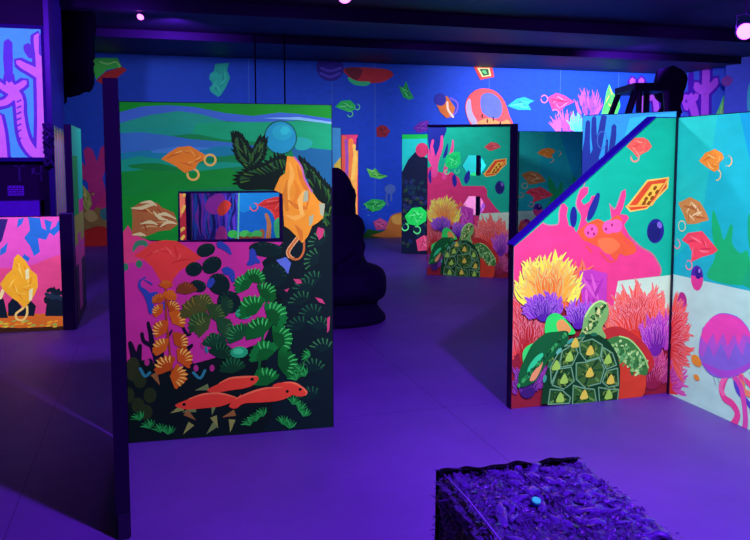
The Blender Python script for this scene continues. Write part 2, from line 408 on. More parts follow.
    a.poly(PX("back", "481,96 490,93 499,99 502,110 498,118 488,117 481,110"), '5a68d8', True)
    a.poly(PX("back", "466,104 470,99 472,112 477,122 473,125 467,116"), 'a89ad8', True)
    a.poly(PX("back", "476,124 488,118 500,122 508,120 511,132 482,134"), 'e89060', True)
    for p in PX("back", "482,116 487,121 493,119 500,124 496,127 486,127"): a.ell(p, .02, .05, '502030')
    a.build()
    a = Art(r, 'painted_tray', 'red diamond shaped food tray')
    a.poly(PX("back", "473,66 492,66 494,77 480,80"), 'd0404a'); a.poly(PX("back", "477,68 489,68 491,76 482,77"), 'e8e0a0'); a.poly(PX("back", "479,69 488,69 489,75 483,76"), '2f5a40'); a.poly(PX("back", "481,71 485,70 487,74 484,74"), '60c080'); a.build()
    a = Art(r, 'painted_coral', 'purple outlined coral near the far corner')
    for wd, col in ((.26, '4a12b0'), (.15, 'b050f0')):
        a.stroke(PX("back", "642,116 650,119 656,116"), wd, col); a.stroke(PX("back", "642,120 641,100 641,80"), wd, col); a.stroke(PX("back", "641,104 634,92 632,80"), wd, col); a.stroke(PX("back", "656,120 656,108 654,95"), wd, col); a.stroke(PX("back", "641,104 650,98 655,97"), wd*.8, col)
    a.build()
    a = Art(r, 'painted_coral', 'pink branching coral low on the far left')
    a.stroke(PX("back", "98,215 97,190 93,170 88,150"), [.45, .3, .22, .15], 'b02888'); a.stroke(PX("back", "96,180 84,172 76,160"), [.25, .2, .12], 'b02888'); a.stroke(PX("back", "97,175 103,160 104,148"), [.22, .18, .12], 'b02888'); a.stroke(PX("back", "100,215 112,195 116,180"), [.3, .25, .2], 'c02c80'); a.stroke(PX("back", "98,195 86,196 80,190"), [.2, .16, .1], 'b02888')
    a.build()
    a = Art(r, 'painted_plastic_bag', 'khaki bag over brown coral')
    a.bag(PX("back", "76,178 84,186 90,194 92,204 88,212 78,208"), 'a0a860', '708040', 'd0c878', [(p, .1) for p in PX("back", "92,199")], seed=14, lw=.03)
    a.poly(PX("back", "74,212 82,205 90,214 98,207 108,216 112,228 98,226 80,230"), '8a6a48', True); a.poly(PX("back", "84,214 92,210 98,218 90,222"), 'b09868', True); a.poly(PX("back", "100,211 107,208 108,219 102,219"), '3a7088', True); a.build()
    a = Art(r, 'painted_rock', 'orange rocks on the sand')
    a.poly(PX("back", "371,236 384,231 388,222 392,215 404,214 406,236"), 'c07038', True); a.poly(PX("back", "392,216 403,215 402,224 393,223"), 'd8a050', True); a.build()
    a = Art(r, 'painted_jellyfish', 'small pale jellyfish outline')
    a.ell(PX("back", [[390, 189]])[0], .12, .1, '4a6ac8'); a.stroke(PX("back", "387,191 386,200 388,206"), .04, '4a6ac8'); a.stroke(PX("back", "391,191 391,201"), .04, '4a6ac8'); a.build()
art_back()
# right wall
def art_right():
    a = Art(wr, 'painted_sea', 'flat violet blue painted ground'); a.poly(rect(0, YB+3, 0, ZC), '3a55d8'); a.build()
    a = Art(wr, 'painted_coral', 'purple coral with a star shaped bud')
    for wd, col in ((.42, '4a14b4'), (.24, 'b048e8')):
        a.stroke(PX("right", "705,130 705,100 706,78 706,66"), wd, col); a.stroke(PX("right", "706,92 698,88 696,85"), wd*.8, col); a.stroke(PX("right", "706,92 714,84 716,81"), wd*.8, col)
        a.stroke(PX("right", "696,130 695,114 691,101 691,97"), wd, col); a.stroke(PX("right", "691,101 684,98 687,108"), wd*.7, col); a.stroke(PX("right", "691,101 697,96"), wd*.7, col)
        if wd > .3: a.stroke(PX("right", "691,98 691,74"), .2, col)
    a.build()
    a = Art(wr, 'painted_plastic_bag', 'lime green bag tip'); a.bag(PX("right", "713,122 722,100 724,95 740,95 740,122"), '60e080', '38c868', 'b0f080', seed=3); a.build()
art_right()
# pier of the right wall
(qx, qy), qa, qL, _h = PANEL['pier']
wp = structure('wall_pier', BM((0, qL, 0, .6, 0, ZC)), BLACK, 'plain violet blue pier standing out from the right wall'); wp.location = (qx, qy, 0); wp.rotation_euler = (0, 0, qa)
a = Art(wp, 'painted_sea', 'plain violet blue ground'); a.poly(rect(0, qL, 0, ZC), '3c48d0'); a.poly(PX("pier", "747,104 749,84 760,80 760,118 749,112"), '3a8fc8', True); a.ell(PX("pier", [[727, 81]])[0], .12, .1, '6a30a0'); a.build()

# ------------------------------------------------------------------ planted front panel with the window
def front_panel():
    K = "P1"
    win = PX("P1", "178,191.5 282,190.5 282,241 178,241.5")
    w0, w1 = min(p[0] for p in win), max(p[0] for p in win); z0, z1 = min(p[1] for p in win), max(p[1] for p in win)
    win = rect(w0, w1, z0, z1)
    r, W, H = panel(K, 'tall panel painted with leafy seaweed and red fish, rectangular window cut through', holes=[win])
    link('window_frame', BM((w0, w0+.012, .0, .06, z0, z1), (w1-.012, w1, 0, .06, z0, z1), (w0, w1, 0, .06, z0, z0+.012), (w0, w1, 0, .06, z1-.012, z1)), BLACK, r)['label'] = 'black lining of the window'
    a = Art(r, 'painted_background', 'dark ground, green and blue water bands, magenta water')
    a.poly(rect(0, W, 0, H), '081420', holes=[win])
    a.poly([(0, H), (W, H)] + PX("P1", "333,190 300,190 285,190.2") + [(w1, z1), (w0, z1)] + PX("P1", "178,241 122,238 118,200"), '0c7c4c')
    a.poly(PX("P1", "116,100 335,100 335,119 299,114 280,112.5 253,116 225,113 194,107 168,105 141,106.5 116,112"), '0a8a2c')
    a.poly(PX("P1", "116,112 141,106.5 168,105 194,107 225,113 253,116 280,112.5 299,114 335,119 335,123 300,120 260,123 225,121 200,114 178,111 150,115 116,123"), '3a62cc')
    a.poly(PX("P1", "262,118 299,117 335,122 335,124 299,120"), '7ab0e8')
    a.poly(PX("P1", "116,123 150,115 178,111 200,114 225,121 225,130 180,126 150,128 116,130"), '1a8f86')
    a.poly(PX("P1", "116,130 150,128 180,126 225,130 225,136 190,134 160,137 140,134 116,135"), '158f8a')
    a.poly(PX("P1", "116,133 140,132 165,135 190,139 226,142 268,147 226,150 200,149 170,150 140,152 116,156"), '3268c0')
    a.poly(PX("P1", "116,153 140,151 170,149 200,148 226,146 262,151 226,156 200,158 170,160 150,158 116,170"), '1478a4')
    a.poly(PX("P1", "116,160 140,156 165,160 190,163 226,162 264,165 226,168 190,172 150,170 118,180"), '109080')
    a.poly(PX("P1", "118,172 150,169 190,172 228,168 240,174 240,186 180,190 150,195 118,200"), '0b8436')
    a.poly(PX("P1", "130,165 155,163 175,167 186,171 160,171 133,168"), '0a7a3e', True)
    a.poly(PX("P1", "150,152 175,147 210,148 180,153"), '3f78cc', True)
    a.poly(PX("P1", "196,124 225,122 262,122 300,121 335,124 335,150 300,150 262,142 225,140 192,133"), '109a74')
    a.poly(PX("P1", "290,146 335,150 335,189 305,189"), '175f98')
    a.poly(PX("P1", "297,137 312,141 308,149 296,149"), '20a0a0', True)
    a.poly(PX("P1", "118,196 150,194 178,190 178,241 150,240 130,234 121,240"), '0a8a30')
    a.poly(PX("P1", "121,232 128,225 133,234 150,241 178,242 283,242 291,258 285,275 270,300 268,340 235,352 200,362 160,372 125,378"), 'c42c9c')
    a.poly(PX("P1", "121,232 128,225 133,234 150,241 165,248 140,262 123,264"), 'd83c80')
    for p in PX("P1", "139,231 125,267 139,264"): a.ell(p, .018, .022, '2f7a60')
    a.stroke(PX("P1", "133,251 137,244 144,243 147,247"), [.01, .03, .03, .012], '3a8068')
    a.build()
    a = Art(r, 'painted_plastic_bag', 'brown bag with cream streaks')
    a.bag(PX("P1", "131.7,208 141,202 157.6,203 161,207 174,213 178,224 170.5,230 159.4,231 144.6,237 131.7,234.6 132.6,220"), 'a8623a', '9a3c28', 'c89a60', seed=3)
    for s_ in ("131,208 141,208 147,206 156,204", "140,203 150,202 157,206", "155,216 165,214 176,219", "140,224 150,222 158,225", "160,227 168,222 177,224", "132,235 140,234 146,236", "153,211 160,218 168,220"): a.stroke(PX("P1", s_) , [.004] + [.02]*(len(s_.split())-2) + [.004], 'd8c898')
    a.build()
    a = Art(r, 'painted_plastic_bag', 'red bag below the brown one')
    a.bag(PX("P1", "133.5,256 144.6,248.5 152,242 165,240 177,241 189,248.5 202,258 189,265 180,271 174,278 170,288 163,285 158,277 152,267 143,259"), 'e23a3e', 'd42c34', 'ea5a58', seed=5, n=7); a.build()
    a = Art(r, 'painted_plastic_bag', 'small orange bag near the top left')
    a.bag(PX("P1", "161,159 170,152 178,147 190,146 197,150 205,155 206,159 198,163 195,169 185,173 174,165"), 'e27a2c', 'c8602a', 'f0a850', [(p, .03) for p in PX("P1", "210,160 193,174.5")], 'e0b060', 6, lw=.012); a.build()
    a = Art(r, 'painted_ball', 'turquoise ball with a dark rim')
    cc = PX("P1", [[280.5, 137.5]])[0]; a.ell(cc, R1("P1", 16.5), R1("P1", 17), '0c5a50'); a.ell(cc, R1("P1", 15.2), R1("P1", 15.7), '1d8fc0'); a.ell((cc[0]+.01, cc[1]+.03), R1("P1", 10), R1("P1", 8), '22a0c4'); a.ell((cc[0]+.025, cc[1]+.04), R1("P1", 4.5), R1("P1", 4), '2cb4cc', .5); a.build()
    # dark serrated fronds behind the orange bag
    a = Art(r, 'painted_leaf', 'dark serrated fronds with olive ribs')
    rnd = random.Random(8)
    for q, rt in (("233,137 238,134 243,139 248,146 252,152 258,141 264,139 265,149 261,160 255,166 250,169 243,164 237,156 235,146", "252,168"), ("237,176 250,168 262,164 275,157 284,157 287,165 280,178 282,189.5 262,189.5 245,190 238,186", "283,180"), ("300,160 308,165 316,173 325,184 331,192 331,227 320,222 316,200 310,185", "326,215")):
        P = spline(PX("P1", q), 3); o = PX("P1", rt)[0]; a.poly(P, '04181a')
        for k, p in enumerate(P):
            d = math.atan2(p[1]-o[1], p[0]-o[0]) + (rnd.random()-.5)*.5; L_ = .018+.018*rnd.random()
            if w0-.01 < p[0] < w1+.01 and p[1] < z1+.03: continue
            a.stroke([(p[0]-.01*math.cos(d), p[1]-.01*math.sin(d)), (p[0]+L_*math.cos(d), p[1]+L_*math.sin(d))], [.024, .004], '04181a', False, False)
            a.stroke([(p[0]-.075*math.cos(d), p[1]-.075*math.sin(d)), (p[0]-.02*math.cos(d), p[1]-.02*math.sin(d))], [.003, .012], ('1a5228', '3a6428', '24503a')[k % 3], False, False)
    a.build()
    # right hand dark bush
    a = Art(r, 'painted_bush', 'dark blue green bush with olive leaf ribs')
    a.poly(PX("P1", "283,242 300,235 322,225 333,228 333,427 260,432 262,345 282,300 270,285 262,262"), '061826')
    for i, (x, y, an) in enumerate(((314, 285, .4), (306, 292, .2), (318, 262, 1.0), (302, 305, .3), (312, 318, .1), (322, 245, .6), (318, 330, -.2), (300, 330, .5), (322, 352, 0), (312, 372, -.3), (310, 400, .2))):
        for p in PX("P1", [[x, y]]):
            a.fan(p, an+PI/2, .09, '07222a', None, 1.2, 6)
            for k in range(6):
                t = an + PI/2 - .9 + k*.36
                a.stroke([(p[0]+.05*math.cos(t), p[1]+.05*math.sin(t)), (p[0]+.085*math.cos(t+.15), p[1]+.085*math.sin(t+.15))], [.003, .009], ('2a6a44', '1f5a40', '38784a')[i % 3], False, False)
    a.build()
    for q in ("318,227 324,229 323,236 319,240 316,233", "293,279 300,279 302,283 297,284", "315,297 322,299 325,304 319,302", "327,318 330,316 329,330 327,333", "284,290 289,288 287,292"):
        a = Art(r, 'painted_petal', 'magenta petal gap in the dark bush'); a.poly(PX("P1", q), 'c83c78'); a.build()
    a = Art(r, 'painted_petal', 'lavender blue gap below the window'); a.poly(PX("P1", "276,260 286,257 291,263 288,274 281,266"), '5a6cd8'); a.build()
    a = Art(r, 'painted_plastic_bag', 'large orange bag hanging by one handle')
    hp = PX("P1", "300,235 292,245 288,252 291,258 298,259 303,253 304,244 303,236")
    a.stroke(hp, .024, 'e8a878'); a.stroke(hp, .012, 'c86a38')
    a.poly(PX("P1", "287,156 294,157 301,166 305,180 312,192 318,200 322,203 325,204 323,218 317,223 312,226 308,236 302,243 296,236 289,229 284,226 283,210 282.6,194 274,190 280,177 285,173"), 'ef9432')
    for s_, c in (("289,162 292,175 288,190 290,205", 'f8ac50'), ("297,165 302,180 308,195 306,210", 'd8742c'), ("288,200 296,206 305,208", 'd8742c'), ("286,215 295,218 304,214", 'f8ac50'), ("295,225 300,232 301,240", 'd8742c'), ("294,180 298,192 294,202", 'e8842c'), ("305,190 300,200 302,214", 'f8b860'), ("287,180 285,196 287,210", 'd87c2c')): a.stroke(PX("P1", s_), [.005, .03, .02] + [.005]*(len(s_.split())-3), c)
    for s_ in ("304,192 308,190 308,201 303,202", "319,203 325,204 323,217 320,214", "309,217 314,214 312,224 309,226"): a.poly(PX("P1", s_), 'a8b098')
    a.stroke(PX("P1", "294,157 301,166 305,180 312,192"), .01, 'c060b0'); a.build()
    # dark oval leaves
    for x, y, rx, ry, an in ((206, 250, 9, 6.5, .3), (212, 265, 10, 8, .6), (194, 269, 8, 7, .2), (219, 284, 10, 11.5, .7), (198, 286, 8, 6, -.3), (229, 302, 11, 12, .8), (266, 249.5, 17, 7.5, -.15), (274, 275, 13, 12, -.5), (196, 300, 6, 5, 0)):
        for p in PX("P1", [[x, y]]):
            a = Art(r, 'painted_leaf', 'dark blue oval leaf on magenta'); a.ell(p, R1("P1", rx), R1("P1", ry), '06202a', an)
            for k in range(5): 
                t = .4 + an + k*.45; a.stroke([(p[0]+R1("P1", rx)*.6*math.cos(t), p[1]+R1("P1", ry)*.6*math.sin(t)), (p[0]+R1("P1", rx)*.95*math.cos(t), p[1]+R1("P1", ry)*.95*math.sin(t))], [.002, .005], '184a3a', False, False)
            a.build()
    for s_, w in (("219,244 226,248 231,254", (.04, .035, .01)), ("252,250 253,260 248,264", (.03, .05, .02)), ("252,258 259,262", (.04, .02)), ("225,270 231,273 233,281", (.05, .04, .02)), ("146,277 140,281 140,287 145,292 150,300 151,313", (.008, .012, .016, .03, .045, .02)), ("150,296 157,293", (.04, .02)), ("163,304 163,308", (.03, .03)), ("212,280 209,286", (.04, .03)), ("145,280 152,284", (.006, .01))):
        a = Art(r, 'painted_coral', 'blue coral shape on magenta'); a.stroke(PX("P1", s_), w, '2b3fb0'); a.build()
    a = Art(r, 'painted_coral', 'black branching coral at the left edge')
    for s_, w in (("130,342 133,352 136,366", (.02, .035, .04)), ("140,345 139,355 138,368", (.022, .03, .04)), ("148,322 151,335 152,345", (.015, .025, .03)), ("142,333 144,341 152,345", (.018, .02, .03)), ("152,345 156,355 160,372", (.03, .035, .05)), ("182,325 187,334 191,334", (.012, .02, .01)), ("192,345 186,352 190,365", (.02, .03, .04)), ("150,360 150,372", (.03, .05)), ("172,330 162,350 165,372", (.01, .02, .03))): a.stroke(PX("P1", s_), w, '120a2c')
    a.poly(PX("P1", "126,372 140,360 160,366 180,380 215,372 262,356 262,432 127,443"), '06141c', True)
    for x, y in ((133, 373), (140, 380), (150, 395), (138, 405), (128, 395), (146, 412), (133, 365)):
        for p in PX("P1", [[x, y]]): a.ell(p, .035, .045, '2c3020' if x % 2 else '24301c')
    for s_ in ("140,368 145,376 150,372", "205,345 207,352", "193,372 200,378 205,370"): a.stroke(PX("P1", s_), .016, '2c7a9a')
    for p in PX("P1", "196,368 203,345 201,330 206,340 212,368 147,362"): a.ell(p, .014, .02, 'b02c88')
    a.build()
    a = Art(r, 'painted_plant', 'orange scalloped leaf plant')
    a.stroke(PX("P1", "166,285 166,310 168,335 172,372"), .012, '9a3c20')
    for i, (x, y, rr, an) in enumerate(((166, 284, 7, 1.5), (158.5, 298, 8, 2.0), (170.5, 295, 8, 1.0), (157.6, 310, 8, 2.6), (174, 307, 9, .6), (178, 318, 11, .7), (160, 328, 11, 2.5), (181, 340, 11, .6), (160, 346, 11, 2.5), (185, 357, 12, .5), (164, 364, 13, 2.3), (179, 376, 13, -.1))):
        for p in PX("P1", [[x, y]]):
            s_ = R1("P1", rr)*1.35; c = (p[0]-s_*.5*math.cos(an), p[1]-s_*.5*math.sin(an)); a.fan(c, an, s_, ('c8501e', 'b84818', 'cc5a1c')[i % 3], 'f4c060' if i > 2 else 'd8742c', 1.15, 8, .06)
    a.build()
    a = Art(r, 'painted_plant', 'olive and rust fan leaves')
    for i, (x, y, rr, an, c, t) in enumerate(((186, 289, 9, 1.6, '7a3420', 'a05028'), (196, 308, 15, 1.9, '4a4a24', '8a7030'), (199, 322, 12, 2.2, '244a28', '5a8040'), (204, 302, 10, .9, '4a5028', '8a8840'), (216, 313, 11, .6, '2a4a28', '5a7a40'), (224, 327, 11, .4, '1c4a30', '4a8048'), (203, 326, 10, 2.6, '3a5028', '78904a'), (215, 341, 11, 1.6, '0f4030', '2f7a48'), (222, 352, 12, 1.2, '0a3428', '1f6a40'), (226, 305, 9, .2, '143c2c', '3a6a40'), (238, 333, 12, 2.2, '0f5030', '38a058'), (232, 366, 12, 1.7, '0a3c28', '1f7048'))):
        for p in PX("P1", [[x, y]]):
            s_ = R1("P1", rr)*1.5; a.fan((p[0]-s_*.4*math.cos(an), p[1]-s_*.4*math.sin(an)), an, s_, c, t, 1.3, 9, .035)
    for x, y in ((239, 352), (244, 313)):
        for p in PX("P1", [[x, y]]): a.ell(p, .05, .034, '23a078'); a.ell((p[0]-.005, p[1]+.006), .03, .018, '40c898')
    a.build()
    a = Art(r, 'painted_plant', 'bright green scalloped leaf plant')
    a.stroke(PX("P1", "258,380 262,340 268,310 258,270"), .014, '0c5a30')
    for i, (x, y, rr, an) in enumerate(((264, 376, 13, 1.8), (288, 362, 14, .3), (262, 350, 14, 2.0), (283, 337, 14, .4), (257, 327, 14, 2.1), (277, 313, 14, .6), (250, 305, 14, 2.2), (268, 291, 11, .7), (243, 282, 11, 2.3), (256, 275, 10, 1.1))):
        for p in PX("P1", [[x, y]]):
            s_ = R1("P1", rr)*1.4; s_ *= 1.1; c = (p[0]-s_*.5*math.cos(an), p[1]-s_*.5*math.sin(an)); a.fan(c, an, s_, ('086a2e', '075c28', '0a7236')[i % 3], '46c468', 1.25, 9, .045)
            a.fan(c, an, s_*.6, ('085c2a', '075226')[i % 2], None, 1.3, 6)
    a.build()
    # lower ferns and seed heads
    for i, (x, y, an) in enumerate(((298, 409, -.6), (292, 404, -.5), (303, 416, -.5), (256, 421, .3), (263, 416, .4), (250, 425, .3), (282, 424, -.3), (289, 428, -.2), (150, 428, .2), (140, 420, .3), (160, 432, 0), (168, 434, -.2), (305, 376, .5), (300, 372, .3), (296, 380, .2), (310, 356, 1.2))):
        for p in PX("P1", [[x, y]]):
            a = Art(r, 'painted_fern', 'small green fern tip')
            for k in range(6):
                t = an + PI/2 - .9 + k*.36; a.stroke([p, (p[0]+.03*math.cos(t), p[1]+.03*math.sin(t)), (p[0]+.055*math.cos(t+.2), p[1]+.055*math.sin(t+.2))], [.004, .012, .004], ('1a8440', '279a50', '146a34')[(i+k) % 3], False, False)
            a.build()
    for i, (x, y, an) in enumerate(((170, 413, .4), (182, 412, .2), (196, 420, 2.4), (183, 434, .9), (212, 415, 1.4), (222, 417, .3), (218, 428, 1.9), (206, 434, .8), (160, 385, 2.0), (230, 432, 1.4), (195, 390, .2))):
        for p in PX("P1", [[x, y]]): a = Art(r, 'painted_seed', 'pointed straw coloured seed head'); a.poly([p, (p[0]+.08*math.cos(an+.25), p[1]+.08*math.sin(an+.25)), (p[0]+.08*math.cos(an-.25), p[1]+.08*math.sin(an-.25))], ('8a8a50', '6a7a50', '905c38')[i % 3]); a.build()
    fish = (("272.5,385 283,382 295,383 306,391 305,395 298,396 288,393 278,392", 'painted_fish', 'red fish behind, furthest right', "300,389"),
            ("207,390 219,383 230,378 245,376.5 257,376 257,381 248,387 230,390 216,392", 'painted_fish', 'upper red fish of the shoal', "252,379"),
            ("175,405 188,399 203,394 220,393 236,397 241,394 240,404 233,402 220,406 202,408 186,409", 'painted_fish', 'lower left red fish of the shoal', "184,404"),
            ("229,406 235,399 248,393 265,388 282,387 293,390 293,394 280,400 262,402 244,403 236,408", 'painted_fish', 'long red fish in front of the shoal', "287,391"))
    for o_, nm, lb, eye in fish:
        a = Art(r, nm, lb); P = PX("P1", o_); a.poly(P, 'e23c34', True)
        k = len(P)//2; a.stroke([P[1], P[2], P[3], P[min(4, k)]], [.004, .012, .012, .004], 'f06850')
        fo = a.build(); e = Art(r, 'eye', 'black eye', parent=fo); e.ell(PX("P1", eye)[0], .010, .009, '101018'); e.build()
front_panel()

# edge-on panel meeting the front one
r, W, H = panel('P0', 'black panel seen edge-on at the left end of the leafy seaweed panel', t=.055, name='mural_screen')
link('foot_bracket', bevel(BM((-.022, -.004, .004, .051, .0, .11)), .003), METAL, r)['label'] = 'dull metal foot at the near end'

# ------------------------------------------------------------------ turtle reef panels
def reef(root, W, H, sc, cut):
    S = sc
    hexes = []
    if not cut:
        hexes = [[(c[0]+rx*math.cos(k*PI/3), c[1]+rx*.97*math.sin(k*PI/3)) for k in range(6)] for c, rx in HEX]
    a = Art(root, 'painted_background', 'teal water, pink reef and pale sand', (1, 1))
    if cut: a.poly(OUTA, '0fae98')
    else: a.poly(rect(0, W, 0, H), '0fae98', holes=hexes)
    sx, sy = S
    def s(pts): return [(u*sx, v*sy) for u, v in pts]
    if cut:
        a.poly(PX("A", "514,247 527,236.5 543,222.5 548,225 558,224 559,213 561,204 564.5,203.5 568,208 566.5,215.5 569,226 578,227 580,215 576,204 580,190 583.5,187 588.3,187 588,193 581,201 584,205 590,201 591.5,196 595,195.5 595,202 590,211 585.5,220 595,232 612,222 609.4,203.7 615,209 621.5,191.5 625.5,189 626,195.6 623,208 620,214 627,215 629,218 624,225 629.5,236 640,246.6 651,253 656.6,260.4 661,269.6 659.5,276 618,281 612,330 513,330"), 'e83c8a')
        a.stroke(PX("A", "629.5,236 640,246.6 651,253 656.6,260.4 661,269.6 659.5,276"), .012, 'c06a88')
        for q in ("585.5,180 583.5,187 580,190 576,204 580,215 578,227", "595,195.5 595,202 590,211 585.5,220", "543,222.5 548,225 558,224 559,213 561,204", "609.4,203.7 615,209 621.5,191.5"): a.stroke(PX("A", q), .008, 'b080a0')
        a.poly(PX("A", "573,222 577,212 581,216 579,226 576,232"), '0fae98', True)
    else:
        h2 = hexes[1]
        a.poly(PX("C", "427,168 432,166 436,171 446,174 452,172 459,178 462,186 470,186 484,186 487,190 487,196 495,207 501,213 501,228 470,240 427,240"), 'd8347c', holes=[h2])
    a.poly(s(PX("A", "618,281 671,275 671,345 605,352")), 'c4dccc')
    a.poly(s(PX("A", "510,300 545,300 620,310 672,345 672,400 510,415")), '8a1c38')
    a.build()
    if cut:
        a = Art(root, 'painted_seed', 'navy oval spot on the pink reef')
        a.ell(PX("A", [[573.5, 217]])[0], .026, .068, '1c1f90'); a.build(); a = Art(root, 'painted_seed', 'slanting navy spot on the pink reef'); a.poly(PX("A", "597,193 600,195 598,205 594,215 590,220 587,220 588,212 591,204"), '1c2a90', True); a.build()
        a = Art(root, 'painted_crab', 'orange crab with pink bows')
        a.poly(PX("A", "578,232 583,227 590,222 598,219 605,222 611,219 618,215 622,220 620,226 623,234 634,244 636,252 626,256 620,254 615,260 606,250 598,247 588,242 583,240"), 'e6583a', True)
        for p in PX("A", "591,231 609,227 616,226"): a.ell(p, .05, .045, 'e858b0')
        a.poly(PX("A", "598,240 612,238 620,246 610,254 602,250"), 'f07048', True)
        for q in ("600,252 610,262 618,258", "586,246 592,252", "624,240 632,246"): a.stroke(PX("A", q), .012, 'e8484a')
        for p in PX("A", "588,233 592,229 606,229 612,225 594,234"): a.ell(p, .008, .01, 'a02060')
        a.build()
        a = Art(root, 'painted_plastic_bag', 'red bag near the slanted edge')
        a.bag(PX("A", "626.5,146.5 634,138 643,137.5 648,140 652,146.5 648,151 642,154 637,157.5 633,152"), 'f05a58', 'd84448', 'ff8a78', [(p, .03) for p in PX("A", "635,157")], 'd88a80', 3, lw=.012); a.build()
    else:
        a = Art(root, 'painted_coral', 'pink coral branches with navy gaps')
        a.poly(PX("C", "427,128 446,127 443,140 440,152 436,163 431,160 428,140"), '1a2a9a', True)
        for q, w in (("434,175 436,162 441,148 442,136", (.1, .07, .05, .03)), ("427,150 430,158 435,168", (.06, .06, .07)), ("436,165 432,150 433,140", (.06, .05, .03)), ("444,178 447,163 452,150 453,140", (.06, .05, .04, .02)), ("448,165 457,155", (.05, .02))): a.stroke(PX("C", q), w, 'e848a0')
        for q in ("445,150 448,143 447,155 443,158", "433,146 435,142 435,150", "452,178 455,174 457,183 454,187", "464,178 469,170 470,178 466,184", "428,176 431,170 431,184"): a.poly(PX("C", q), '2228a0', True)
        a.build()
        a = Art(root, 'painted_plastic_bag', 'glowing green bag beside the upper window')
        a.bag(PX("C", "446,156 453,152 460,152 461,163 457,168 450,169 445,166"), '18d87a', '10b868', '60f0a0', [(p, .03) for p in PX("C", "447,172 457,171")], '60f0a0', 4, lw=.012); a.build()
        a = Art(root, 'painted_plastic_bag', 'small red bag near the top')
        a.bag(PX("C", "484,147 491,142 497,143 501,147 494,150 490,151"), 'c84858', 'a83848', 'e07078', seed=4, n=5); a.build()
    a = Art(root, 'painted_tray', 'red food tray with golden contents', S)
    a.poly(PX("A", "626,207 647,180 669,177 668,188 647,209 630,212"), 'f0c060'); a.poly(PX("A", "628,207 648,181.5 667,178.5 666.5,187.5 646,208 631,210.5"), 'd84a2c')
    a.poly(PX("A", "637,205 652,184.5 664,183 649,203"), 'f0b848'); a.stroke(PX("A", "626,206.5 652,205 668,179"), .012, 'f0a850', False)
    for p in PX("A", "646,199 650,194 655,188 652,198 657,192 644,203 649,203"): a.ell(p, .018, .012, '8a4a18', .8)
    a.build()
    a = Art(root, 'painted_ball', 'navy ball with a violet glint', S)
    for p in PX("A", [[655.5, 231]]): a.ell(p, .068, .083, '23208a'); a.ell((p[0]-.01, p[1]-.01), .05, .062, '1a1a70'); a.ell((p[0]+.03, p[1]+.04), .018, .024, '7a60d0', .5)
    a.build()
    # anemones (root, region) in panel metres
    def ane(lab, rt, reg, n, ln, w, cols, line, seed, span=(.2, 2.95), curl=.6):
        (u, v), (u2, v2) = rt, reg[0]
        q = Art(root, 'painted_anemone', lab, S); q.poly([(u2 + .55*reg[1]*math.cos(t), v2 + .55*reg[2]*math.sin(t)) for t in [2*PI*k/20 for k in range(20)]], cols[-1])
        q.tentacles((u, v), (u2, v2, reg[1], reg[2]), int(n*1.5), ln, w, cols, line, seed, (-.35, 3.5), curl); q.build()
    A2 = PX("A", "637,385 637,330 527,400 528,345 548,335 548,297 545,332 543,314 575,330 576,300 655,380 655,345 650,400 652,380 525,405 527,388 578,330 577,322")
    ane('orange red anemone at the right', A2[0], (A2[1], .21, .22), 130, .13, .022, ('f0603c', 'e84838', 'd83830'), 'e88898', 1)
    ane('crimson anemone at the lower left', A2[2], (A2[3], .13, .29), 110, .12, .022, ('e04048', 'c82c38', 'b02430'), 'd87890', 2)
    ane('magenta tangle at the lower right', A2[12], (A2[13], .13, .12), 60, .09, .018, ('b83080', '9a2470', '8a1c48'), 'd868a8', 7)
    ane('violet anemone at the right edge', A2[10], (A2[11], .1, .14), 60, .1, .02, ('b030b8', '8a28b8', '6a20a0'), 'd070d0', 6)
    ane('magenta tangle at the lower left corner', A2[14], (A2[15], .11, .12), 50, .08, .014, ('7a2498', '5a1c88', '3a1870'), 'a850c0', 8)
    ane('scarlet anemone in the middle', A2[8], (A2[9], .09, .16), 60, .1, .02, ('f0682c', 'e0482c', 'c83828'), 'e07878', 5)
    q = Art(root, 'painted_plastic_bag', 'sheer magenta bag', S); q.bag(PX("A", "578,271 590,269 606,273 605,312 590,318 582,316 580,290"), 'c03cb8', 'a82ca8', 'd85cc8', seed=6, n=8)
    q.build()
    ane('yellow anemone with orange heart', A2[4], (A2[5], .18, .17), 150, .125, .022, ('f4f050', 'f0e048', 'f4b840', 'f0a030', 'ec8030', 'e8702c'), 'd0b878', 3)
    ane('violet anemone under the yellow one', A2[6], (A2[7], .105, .085), 80, .075, .02, ('8a30c8', '6a28b8', '5020a0'), 'a868d8', 4)
    ane('violet anemone beside the turtle', A2[16], (A2[17], .085, .08), 45, .08, .018, ('9a3cd0', '7a2cc0', '5a20a8'), 'b878e0', 9)
    q = Art(root, 'painted_rock', 'red orange rock face', S); q.poly(PX("A", "612,352 622,344 640,356 644,372 640,397 616,401"), 'cc3c2c', True); q.poly(PX("A", "600,330 618,326 640,340 652,360 646,372 640,352 622,338 604,338"), 'b82c34', True); q.build()
    turtle(root, S)
